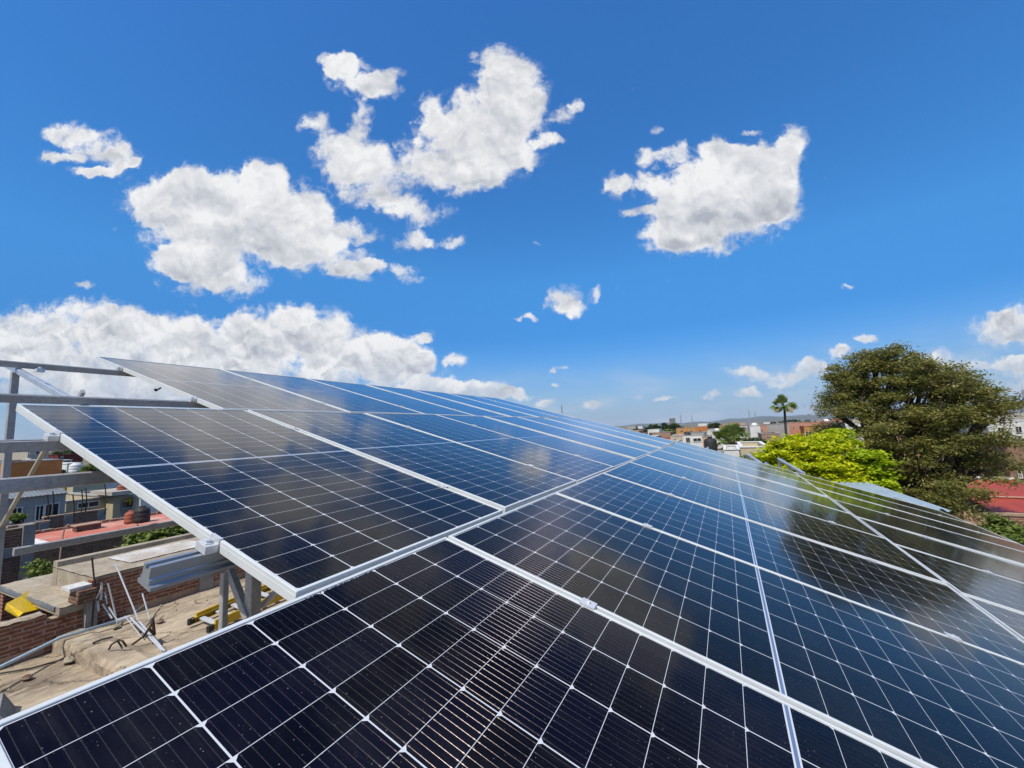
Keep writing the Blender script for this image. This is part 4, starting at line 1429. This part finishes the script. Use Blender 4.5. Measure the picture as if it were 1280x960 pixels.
# yellow sheet awning
yt_ = MB()
ya = [at_x(50, 768, -9.6), at_x(31, 743, -10.6)]
X0, X1 = -9.75, -10.75
yv = []
pr = [(2.00, 3.72), (2.06, 3.92), (2.30, 4.00), (2.58, 3.97), (2.66, 3.78)]
A_ = [at_x(28, 775, -9.62), at_x(6, 763, -9.85), at_x(8, 757, -10.0), at_x(33, 742, -10.7), at_x(51, 757, -10.3), at_x(46, 766, -9.9)]
yp = [at_x(23, 774, -9.55), at_x(6, 764, -9.75), at_x(8, 757, -9.95), at_x(25, 748, -10.25), at_x(33, 741, -10.6), at_x(53, 757, -10.3), at_x(49, 764, -9.95), at_x(29, 769, -9.62)]
yp = [q + V3((0, 0, .035)) for q in yp]
n_ = len(yp)
dn = V3((-.02, .0, -.02))
yt_.add([q for q in yp] + [q + dn for q in yp], [(0, 1, 2, 7), (2, 3, 6, 7), (3, 4, 5, 6), (n_ + 7, n_ + 2, n_ + 1, n_), (n_ + 7, n_ + 6, n_ + 3, n_ + 2), (n_ + 6, n_ + 5, n_ + 4, n_ + 3)] + [(i, (i + 1) % n_, n_ + (i + 1) % n_, n_ + i)[::-1] for i in range(n_)])
ay = empty('yellow_awning', (-10, 2.4, 0), 'bright yellow plastic sheet folded over a small frame in the courtyard', 'awning')
yt_.build('cover', M['yellow'], ay, (-10, 2.4, 3.9))
lg = MB()
for q in (yp[0], yp[5], yp[6]):
    lg.bar(q + V3((0, 0, -.03)), (q.x, q.y, 3.0), .03, .03, (1, 0, 0))
lg.build('frame', M['steelgrey'], ay, (-10, 2.4, 3.5))

# stack of roof bricks on the slab
bs = empty('brick_stack', (at_z(103, 752, 4.03).x, at_z(103, 752, 4.03).y, 4.03), 'small stack of dark bricks with a white-topped brick on the slab roof', 'brick stack')
c = at_z(103, 752, 4.045)
hh = MB()
for k in range(3):
    hh.box(c.x - .20 + .03 * k, c.y - .10, 4.047 + .065 * k, c.x + .13 + .02 * k, c.y + .10, 4.107 + .065 * k)
hh.build('brick', M['brickdark'], bs, (c.x, c.y, 4.04))
MB().box(c.x - .25, c.y - .17, 4.244, c.x + .06, c.y + .08, 4.29).build('top_brick', PAINT['white'], bs, (c.x, c.y, 4.04))

# red sealed roof house
RX = -20.5
rh = empty('red_flat_roof_house', (RX - 1.5, 8, 0), 'house with a flat red and white sealed roof and dark stained brick side', 'house')
RR = (RX - 1.5, 8, 0)
MB().box(RX - 3.2, 4.2, 0, RX, 14, 3.17).build('wall', M['brickdark'], rh, RR)
MB().add(*skin(RX - 3.2, RX + .05, 6.0, 14, 3.2, 20, 30, .02)).box(RX - 3.2, 6.0, 3.172, RX + .05, 14, 3.19).build('roof', M['redroof'], rh, RR)
MB().add(*skin(RX - 3.2, RX + .05, 4.2, 5.998, 3.21, 12, 10, .02)).box(RX - 3.2, 4.2, 3.172, RX + .05, 5.998, 3.19).build('white_roof', PAINT['roofwhite'], rh, RR)
MB().box(RX + .052, 6.6, 3.12, RX + .09, 8.2, 3.22).build('white_edge', PAINT['white'], rh, RR)
bk = MB()
for k in range(24):
    yy = 6.2 + .33 * k
    bk.box(RX - 3.3, yy, 3.225, RX - 3.12, yy + .28, 3.225 + .10 * random.uniform(.5, 1.2))
bk.build('parapet', M['brickfar'], rh, RR)
MB().box(RX - 2.2, 7.05, 3.225, RX - 1.8, 7.75, 3.40).build('skylight_curb', M['brickdark'], rh, RR)
MB().box(RX - 2.25, 7.0, 3.402, RX - 1.75, 7.8, 3.44).build('skylight_slab', M['ledge'], rh, RR)

# black water tank and terracotta barrel on the red roof
def tinaco(name, label, c, r, h, mat, cat='water tank'):
    root = empty(name, c, label, cat)
    MB().lathe([(r * .9, 0), (r, .05 * h), (r, .3 * h), (r * .96, .32 * h), (r, .36 * h), (r, .62 * h), (r * .95, .65 * h), (r, .68 * h), (r * .95, .82 * h), (r * .55, .96 * h), (r * .4, h)], c, 20).build('tank', mat, root, c, True)
    MB().lathe([(r * .42, 0), (r * .42, .05 * h), (r * .3, .08 * h)], (c[0], c[1], c[2] + h * 1.002), 14).build('lid', mat, root, c)
a = at_x(177, 654, -22.0)
tinaco('water_tank', 'squat black water tank on the red flat roof', (a.x, a.y, 3.225), .27, .60, M['black'])
a = at_x(163, 652, -22.3)
tinaco('clay_barrel', 'grey and terracotta barrel left of the black tank on the red roof', (a.x, a.y, 3.225), .21, .46, PAINT['terracotta'], 'barrel')

# houses behind
def house_l(name, label, px0, px1, pyt, X, wall, wins=(), depth=8, roofm='roofgrey', group='houses on the left', zmin=0, cat='house', side=None):
    """house whose +X face is seen at x = X between two picture columns"""
    a, b_ = at_x(px0, pyt, X), at_x(px1, pyt, X)
    W = []
    for (u0, u1, v0, v1) in wins:
        p_, q_ = at_x(u0, v0, X), at_x(u1, v1, X)
        W.append((min(p_.y, q_.y), max(p_.y, q_.y), min(q_.z, p_.z), max(q_.z, p_.z)))
    return block(name, label, X - depth, X, a.y, b_.y, max(a.z, b_.z), wall, W, 'x', roofm, group, cat)


HL = house_l
HL('concrete_block_house', 'tall unfinished concrete building seen between post and brace', 36, 62, 553, -75, 'beige', [(37, 39.5, 564, 568), (44, 55, 563.5, 567.5), (37, 39.5, 572, 575), (44, 54, 571.5, 574.5)], 14, cat='building')
HL('orange_house', 'orange rendered house behind the leftmost steel post', 5, 78, 579, -45, 'orange', [(58, 66, 605.5, 612), (73, 76, 603, 608)], 8)
g_ = HL('grey_house', 'grey house with a sagging blue-grey roof and dark glass doors', 8, 82, 625, -30, 'grey', [(14, 27, 635, 652), (44, 54, 632, 650), (56, 73, 630, 648)], 6, 'roofgrey')
c0, c1 = at_x(8, 626, -29.9), at_x(84, 622, -29.9)
d0 = at_x(12, 613, -33)
sl_ = MB()
corrugated(sl_, (-29.8, c0.y, c0.z + .08), (-29.8, c1.y, c0.z + .08), (-32.5, c1.y, c0.z + .75), (-32.5, c0.y, c0.z + .75), 14, .008)
sl_.build('sagging_roof', PAINT['bluegrey'], g_, wloc(g_))
HL('cream_house', 'cream house with a plain wall behind the tie beam', 92, 132, 599.5, -40, 'cream', [(106, 121, 613, 616)], 8)
HL('green_house', 'narrow moss green house wall squeezed left of the cream house', 82, 92, 601, -41, 'green', [], 6)
HL('flat_cream_house', 'low cream house with a pale overhanging slab roof behind the brick parapet', 83, 142, 628, -33, 'cream', [(96, 124, 628.5, 633)], 7)
gh = HL('garage_house', 'cream garage building with a grey door and yellow cross bar', 142, 176, 622, -32, 'cream', [], 6)
p_, q_ = at_x(151, 627, -31.99), at_x(172, 655, -31.99)
MB().box(-31.997, p_.y, q_.z, -31.95, q_.y, p_.z).build('door', M['greyconc'], gh, wloc(gh))
p2, q2_ = at_x(154, 625, -31.95), at_x(171, 632, -31.95)
MB().box(-31.948, p2.y, q2_.z, -31.94, q2_.y, p2.z).build('window', M['glassdark'], gh, wloc(gh))
m1, m2 = at_x(154, 626.5, -31.93), at_x(171, 624.5, -31.93)
m3, m4 = at_x(162.5, 621.5, -31.93), at_x(162.5, 631, -31.93)
MB().bar(m1, m2, .05, .07).bar(m3, m4, .05, .07, (1, 0, 0)).build('cross_bar', M['yellow'], gh, wloc(gh))
p_, q_ = at_x(138, 617, -31.4), at_x(170, 618, -31.4)
MB().box(-34, p_.y, p_.z - .12, -31.2, q_.y, p_.z + .08).build('slab_canopy', PAINT['beige'], gh, wloc(gh))
p_ = at_x(153, 616, -32.2)
tinaco('round_tank', 'rust red round tank on the garage canopy', (p_.x, p_.y, p_.z), .26, .5, PAINT['terracotta'])
HL('white_house', 'bright white house wall right of the garage', 176, 216, 622, -31, 'white', [], 6, 'roofwhite')
HL('white_house', 'whitewashed block wall house behind the rust red tank', 131, 160, 602, -42, 'white', [(136, 140, 610, 614)], 6, 'roofwhite')
HL('dark_red_roof_house', 'distant house with a dark red roof under the trees', 73, 104, 569, -110, 'darkred', [(76, 79, 570, 572)], 9, 'darkred')
HL('white_house', 'long low white house beyond the brace', 55, 90, 577, -80, 'white', [(80, 88, 576, 580)], 8, 'roofwhite')
HL('white_house', 'white house with rounded tanks near the open panel edge', 84, 104, 580, -62, 'roofwhite', [(86, 92, 586, 590)], 8, 'roofwhite')
for (px, py, X, lab) in ((95, 580, -60, 'white dome-topped tank on the white house near the panel edge'), (63, 574.5, -78, 'small white tank on the long low white house'), (35, 575, -70, 'small pale tank in front of the unfinished concrete building')):
    a = at_x(px, py, X)
    tinaco('white_tank', lab, (a.x, a.y, a.z - .9), .5, 1.0, PAINT['roofwhite'])

# brick parapets in front of these houses
for (px0, pyt0, px1, pyt1, X, lab, mt_) in ((10, 660, 62, 652, -25, 'low brick parapet in front of the grey house', 'brickfar'), (55, 648, 92, 643, -25.5, 'brick parapet stub with pale top left of the rebar', 'brickfar'), (90, 644, 133, 636, -26.2, 'taller brick parapet between rebar posts', 'brickfar')):
    a, b_ = at_x(px0, pyt0, X), at_x(px1, pyt1, X)
    r_o = empty('brick_parapet', (X, a.y, 0), lab, 'wall', 'raw brick parapets on the left')
    zt_ = (a.z + b_.z) / 2
    MB().box(X - .15, a.y, 0, X, b_.y, zt_).build('brickwork', M[mt_], r_o, (X, a.y, 0))
    MB().box(X - .18, a.y - .02, zt_ + .002, X + .03, b_.y + .02, zt_ + .06).build('coping', M['ledge'], r_o, (X, a.y, 0))
    MB().box(X + .003, b_.y - .3, 0, X + .06, b_.y - .02, zt_ - .003).build('column', M['greyconc'], r_o, (X, a.y, 0))

# bare reinforcing rods
for i, (px, py0, py1, X, lab) in enumerate(((59, 618, 655, -25.4, 'leftmost bare steel rod above the brick parapet'), (66, 614, 640, -25.4, 'bare steel rod beside the parapet stub'), (91, 618, 656, -25.0, 'tall bare steel rod in front of the cream slab'),
                                             (102, 612, 637, -26.0, 'first of two close bare rods by the cream house'), (107, 610, 637, -26.0, 'second of two close bare rods by the cream house'), (131, 604, 640, -26.1, 'bent bare rod at the corner of the taller parapet'),
                                             (115, 697, 777, -9.0, 'rusty rod standing against the near brick wall'), (186, 634, 650, -24, 'left thin rod before the bright white wall'), (197, 638, 650, -24, 'right thin rod before the bright white wall'))):
    a, b_ = at_x(px, py0, X), at_x(px, py1, X)
    r_ = .012 if X > -10 else .022
    o = MB().tube([(b_.x, b_.y, min(b_.z, a.z) - .1), (b_.x, b_.y + .01, (a.z + b_.z) / 2), (a.x, a.y, a.z)], r_, 6).build('steel_rod', M['bark'], loc=(b_.x, b_.y, b_.z))
    tag(o, lab, 'rod', 'bare steel rods')

# curved thin pole hanging in front of the red roof
cpts = [at_x(a, b_, -11.5) for a, b_ in ((73, 722), (74, 705), (77, 680), (79, 668), (81, 659), (86, 655))]
tag(MB().tube(cpts, .012, 6).build('thin_pole', M['ledge'], loc=tuple(cpts[0])), 'thin pale pole with a bent top in front of the red roof', 'pole')

# bushes and weeds
bl = [lobe_px(*a) for a in ((175, 683, 16, 10, 16), (200, 670, 26, 14, 16), (225, 668, 22, 14, 16.5), (190, 690, 26, 8, 15.6), (245, 678, 20, 12, 16.5), (215, 685, 30, 10, 15.8), (182, 672, 16, 8, 16))]
a = at_r(205, 680, 16)
tree('leafy_bush', 'dense glossy green bush behind the brick house', (a.x, a.y, 0), bl, M['leaf_bush'], 950, 14, .10, .085, .08, .6, cat='bush', updir=.7, aspect=1.4)
bl = [lobe_px(*a) for a in ((248, 680, 12, 10, 15.4), (236, 688, 12, 6, 15.3))]
tw_ = MB()
for k in range(40):
    a = at_r(random.uniform(225, 262), random.uniform(684, 694), 15.3)
    d = unit(1)[0] * random.uniform(.2, .55)
    tw_.tube([a, a + V3((d[0] * .5, d[1] * .5, abs(d[2]) * .6)), a + V3((d[0], d[1], abs(d[2])))], [.01, .007, .004], 5)
tag(tw_.build('dry_shrub', M['ledge'], loc=tuple(at_r(243, 690, 15.3))), 'bare grey twigs of a dry shrub at the foot of the green bush', 'shrub')
wl = [lobe_px(*a) for a in ((47, 708, 9, 8, 13.2), (58, 713, 10, 5, 13.2), (50, 716, 10, 5, 13.0))]
a = at_r(50, 712, 13.2)
tree('green_weed', 'yellow-green weed growing beside the pale column', (a.x, a.y, 3.6), wl, M['leaf_bush'], 70, 8, .06, .05, .02, .4, cat='weed')
wl = [lobe_px(*a) for a in ((80, 709, 6, 4, 13.0), (76, 712, 5, 3, 13.0))]
a = at_r(79, 712, 13.0)
tree('small_weed', 'small green weed on the slab roof edge before the dark wall', (a.x, a.y, 4.0), wl, M['leaf_bush'], 40, 8, .05, .06, .01, .4, cat='weed')
for (lab, px, py, w, h, r) in (('dark treetops behind the dark red roof', 86, 566, 20, 6, 130), ('green tree between orange house and white roofs', 68, 590, 12, 5, 48), ('green tree beside the white tank house', 112, 585, 10, 8, 55), ('dark tree at the doorway of the grey house', 22, 645, 8, 5, 27)):
    far_tree(lab, px, py, w, h, r, 'leaf_bush' if r < 100 else 'leaf_dark', 'trees on the left', 'green_tree')

# ------------------------------------------------------------------ things lying on the bare roof
def ladder():
    z = 3.70
    a0, a1 = at_z(238, 777, z), at_z(350, 729, z)
    b0, b1 = at_z(262, 786, z - .02), at_z(372, 737, z)
    root = empty('step_ladder', (a0.x, a0.y, 3.62), 'yellow fibreglass step ladder lying on the bare concrete roof', 'ladder')
    ref = (a0.x, a0.y, 3.62)
    ch = [(-.012, -.04), (.035, -.04), (.035, -.034), (-.006, -.034), (-.006, .034), (.035, .034), (.035, .04), (-.012, .04)]
    MB().prism(ch, a0, a1, (0, 0, 1)).build('side_rail', M['fibreglass'], root, ref)
    MB().prism([(-x, y) for x, y in ch][::-1], b0, b1, (0, 0, 1)).build('side_rail', M['fibreglass'], root, ref)
    # second pair: the folded back legs
    up = V3((0, 0, .065))
    MB().bar(a0.lerp(a1, .05) + up, a1 + up, .03, .05).build('back_leg', M['fibreglass'], root, ref)
    MB().bar(b0.lerp(b1, .05) + up, b1 + up, .03, .05).build('back_leg', M['fibreglass'], root, ref)
    for k in range(6):
        t = (k + .6) / 6.4
        p_, q_ = a0.lerp(a1, t), b0.lerp(b1, t)
        MB().bar(p_, q_, .075, .03, (0, 0, 1)).build('step', M['clamp'], root, ref)
    for q in (a0, b0):
        d = (a1 - a0).normalized()
        MB().bar(q - d * .03, q + d * .05, .055, .09).build('rubber_foot', M['black'], root, ref)
ladder()

pp_ = [at_z(x, y, 3.68) for x, y in ((-60, 867), (0, 836), (75, 799), (150, 777))]
pp_ = [V3((q.x, q.y, 3.70)) for q in pp_]
pc = empty('conduit_pipe', tuple(pp_[1]), 'long grey metal conduit pipe lying along the roof edge', 'pipe')
MB().tube(pp_, .022, 10).build('pipe', M['zinc'], pc, tuple(pp_[1]), True)
e = pp_[-1]
MB().tube([e - V3((.0, .05, 0)), e + V3((0, .12, 0))], .034, 10).build('coupling', M['clamp'], pc, tuple(pp_[1]))

cb = [at_z(x, y, zz_) for x, y, zz_ in ((-40, 853, 3.47), (0, 842, 3.47), (40, 835, 3.47), (80, 824, 3.47), (105, 817, 3.47), (114, 808, 3.5), (117, 803, 3.68), (128, 799, 3.69), (141, 796, 3.69))]
tag(MB().tube(cb, .011, 6).build('black_cable', M['black'], loc=tuple(cb[1])), 'black cable snaking over the roof and up the worn kerb', 'cable')

# leaning and fallen metal strips of a dismantled stand
BARS = [((126, 704), (130, 733), 3.75, 3.75), ((127, 735), (124, 764), 0, 0)]
def leanbar(pa, pb, xa, xb, w, lab, mat='clamp', square=True):
    a, b_ = at_x(pa[0], pa[1], xa), at_x(pb[0], pb[1], xb)
    o = MB().bar(a, b_, w * .75, w * .5, (1, 0, 0)).build('metal_strip', M[mat], loc=tuple(b_))
    tag(o, lab, 'metal strip', 'loose metal strips on the bare roof')
leanbar((144, 704), (173, 775), -8.95, -8.2, .024, 'longest pale metal strip leaning beside the brick wall')
leanbar((178, 742), (187, 774), -8.5, -8.2, .022, 'short upright metal strip under the bare rail end')
leanbar((135, 729), (147, 780), -8.9, -8.75, .024, 'metal strip leaning near the end of the conduit')
leanbar((136, 759), (149, 779), -8.85, -8.7, .026, 'short metal strip crossing at the conduit coupling')
leanbar((128, 755), (140, 773), -8.95, -8.8, .026, 'short pale strip just left of the crossing pair')
leanbar((127, 728), (126, 750), -9.0, -8.95, .040, 'wide upright metal strip against the wall corner')
leanbar((120, 748), (127, 735), -9.0, -8.95, .030, 'slanting metal offcut left of the wide upright strip')
leanbar((122, 751), (123.5, 764), -9.0, -8.95, .036, 'stubby metal offcut below the slanting piece')
leanbar((131, 740), (134, 755), -8.98, -8.9, .022, 'thin offcut between wide strip and leaning strip')
def floorbar(pa, pb, za, zb, w, lab, mat='clamp'):
    a, b_ = at_z(pa[0], pa[1], za), at_z(pb[0], pb[1], zb)
    o = MB().bar(a, b_, w * .75, w * .5).build('metal_strip', M[mat], loc=tuple(b_))
    tag(o, lab, 'metal strip', 'loose metal strips on the bare roof')
floorbar((156, 770), (178, 797), 3.78, 3.66, .016, 'thin fallen strip lying nearest the kerb')
floorbar((163, 772), (203, 813), 3.84, 3.68, .03, 'long fallen strip pointing at the array edge')
floorbar((174, 777), (206, 814), 3.80, 3.68, .03, 'second long fallen strip beside the first')
floorbar((166, 767), (184, 753), 3.75, 4.0, .010, 'fine wire-thin strip tilted towards the rail end', 'clamp')
st = empty('iron_stand', tuple(at_z(180, 797, 3.64)), 'dark twisted iron stand tangled among the fallen strips', 'stand')
rf_ = tuple(at_z(180, 797, 3.64))
def ib_(pts, r_):
    MB().tube([at_z(*q) for q in pts], r_, 6).build('leg', M['bark'], st, rf_)
ib_(((165, 806, 3.66), (180, 795, 3.74), (188, 783, 3.9), (192, 772, 4.0)), .016)
ib_(((181, 793, 3.76), (196, 806, 3.68), (203, 805, 3.66)), .014)
ib_(((186, 786, 3.86), (193, 793, 3.7), (191, 775, 3.9)), .02)
ib_(((168, 775, 3.68), (176, 790, 3.72)), .018)
wr = empty('wire_scrap', tuple(at_z(143, 807, 3.68)), 'rusty loop of scrap wire lying on the kerb', 'wire')
wp = [at_z(x, y, z) for x, y, z in ((136, 812, 3.67), (139, 806, 3.74), (148, 800, 3.82), (153, 801, 3.80), (158, 808, 3.70))]
MB().tube(wp, .012, 6).build('loop', M['bark'], wr, tuple(at_z(143, 807, 3.68)))
wp = [at_z(x, y, z) for x, y, z in ((147, 801, 3.81), (151, 807, 3.72), (153, 811, 3.68))]
MB().tube(wp, .010, 6).build('loop', M['bark'], wr, tuple(at_z(143, 807, 3.68)))

def stone(px, py, z, r, lab, mat='roofconc2', name='concrete_lump', grp='loose rubble on the bare roof'):
    c = at_z(px, py, z)
    vs, fs = [], []
    nu, nv = 9, 6
    for j in range(nv + 1):
        for i in range(nu):
            th = math.pi * j / nv
            ph = 2 * math.pi * i / nu
            k = r * random.uniform(.75, 1.15)
            vs.append((c.x + 1.3 * k * math.sin(th) * math.cos(ph), c.y + k * math.sin(th) * math.sin(ph), c.z + .6 * r + .6 * k * math.cos(th)))
    for j in range(nv):
        for i in range(nu):
            fs.append((j * nu + i, (j + 1) * nu + i, (j + 1) * nu + (i + 1) % nu, j * nu + (i + 1) % nu))
    tag(MB().add(vs, fs).build(name, M[mat], loc=tuple(c)), lab, 'rubble', grp)
stone(86, 829, 3.45, .07, 'flat flake of concrete in the middle of the lower roof')
stone(144, 786, 3.62, .05, 'pale flake of mortar right behind the kerb')
stone(200, 779, 3.62, .05, 'dark scrap right of the iron stand', 'brickdark')
stone(33, 850, 3.45, .05, 'small dark pebble near the bottom left of the roof', 'brickdark')
stone(70, 726, 4.03, .07, 'grey stone on the slab roof below the thin pole', 'greyconc')
stone(78, 728, 4.03, .06, 'flat stone right of the thin pole foot', 'greyconc')
stone(112, 797, 3.45, .06, 'lump of mortar at the foot of the kerb')
c = at_z(4, 895, 3.46)
vs = [(c.x - .25, 1.2, 3.44), (c.x + .5, 1.2, 3.44), (c.x + .42, 1.85, 3.44), (c.x - .2, 2.0, 3.44), (c.x - .2, 1.25, 3.66), (c.x + .42, 1.22, 3.62), (c.x + .33, 1.75, 3.63), (c.x - .12, 1.88, 3.67)]
tag(MB().add(vs, [(4, 5, 6, 7), (0, 1, 5, 4), (1, 2, 6, 5), (2, 3, 7, 6), (3, 0, 4, 7)]).build('concrete_block', M['greyconc'], loc=tuple(c)), 'rough grey concrete block at the left edge by the array', 'block')

for o in COL.objects:
    if o.parent is None and o.get('category') and not o.get('kind'):
        o['kind'] = 'thing'
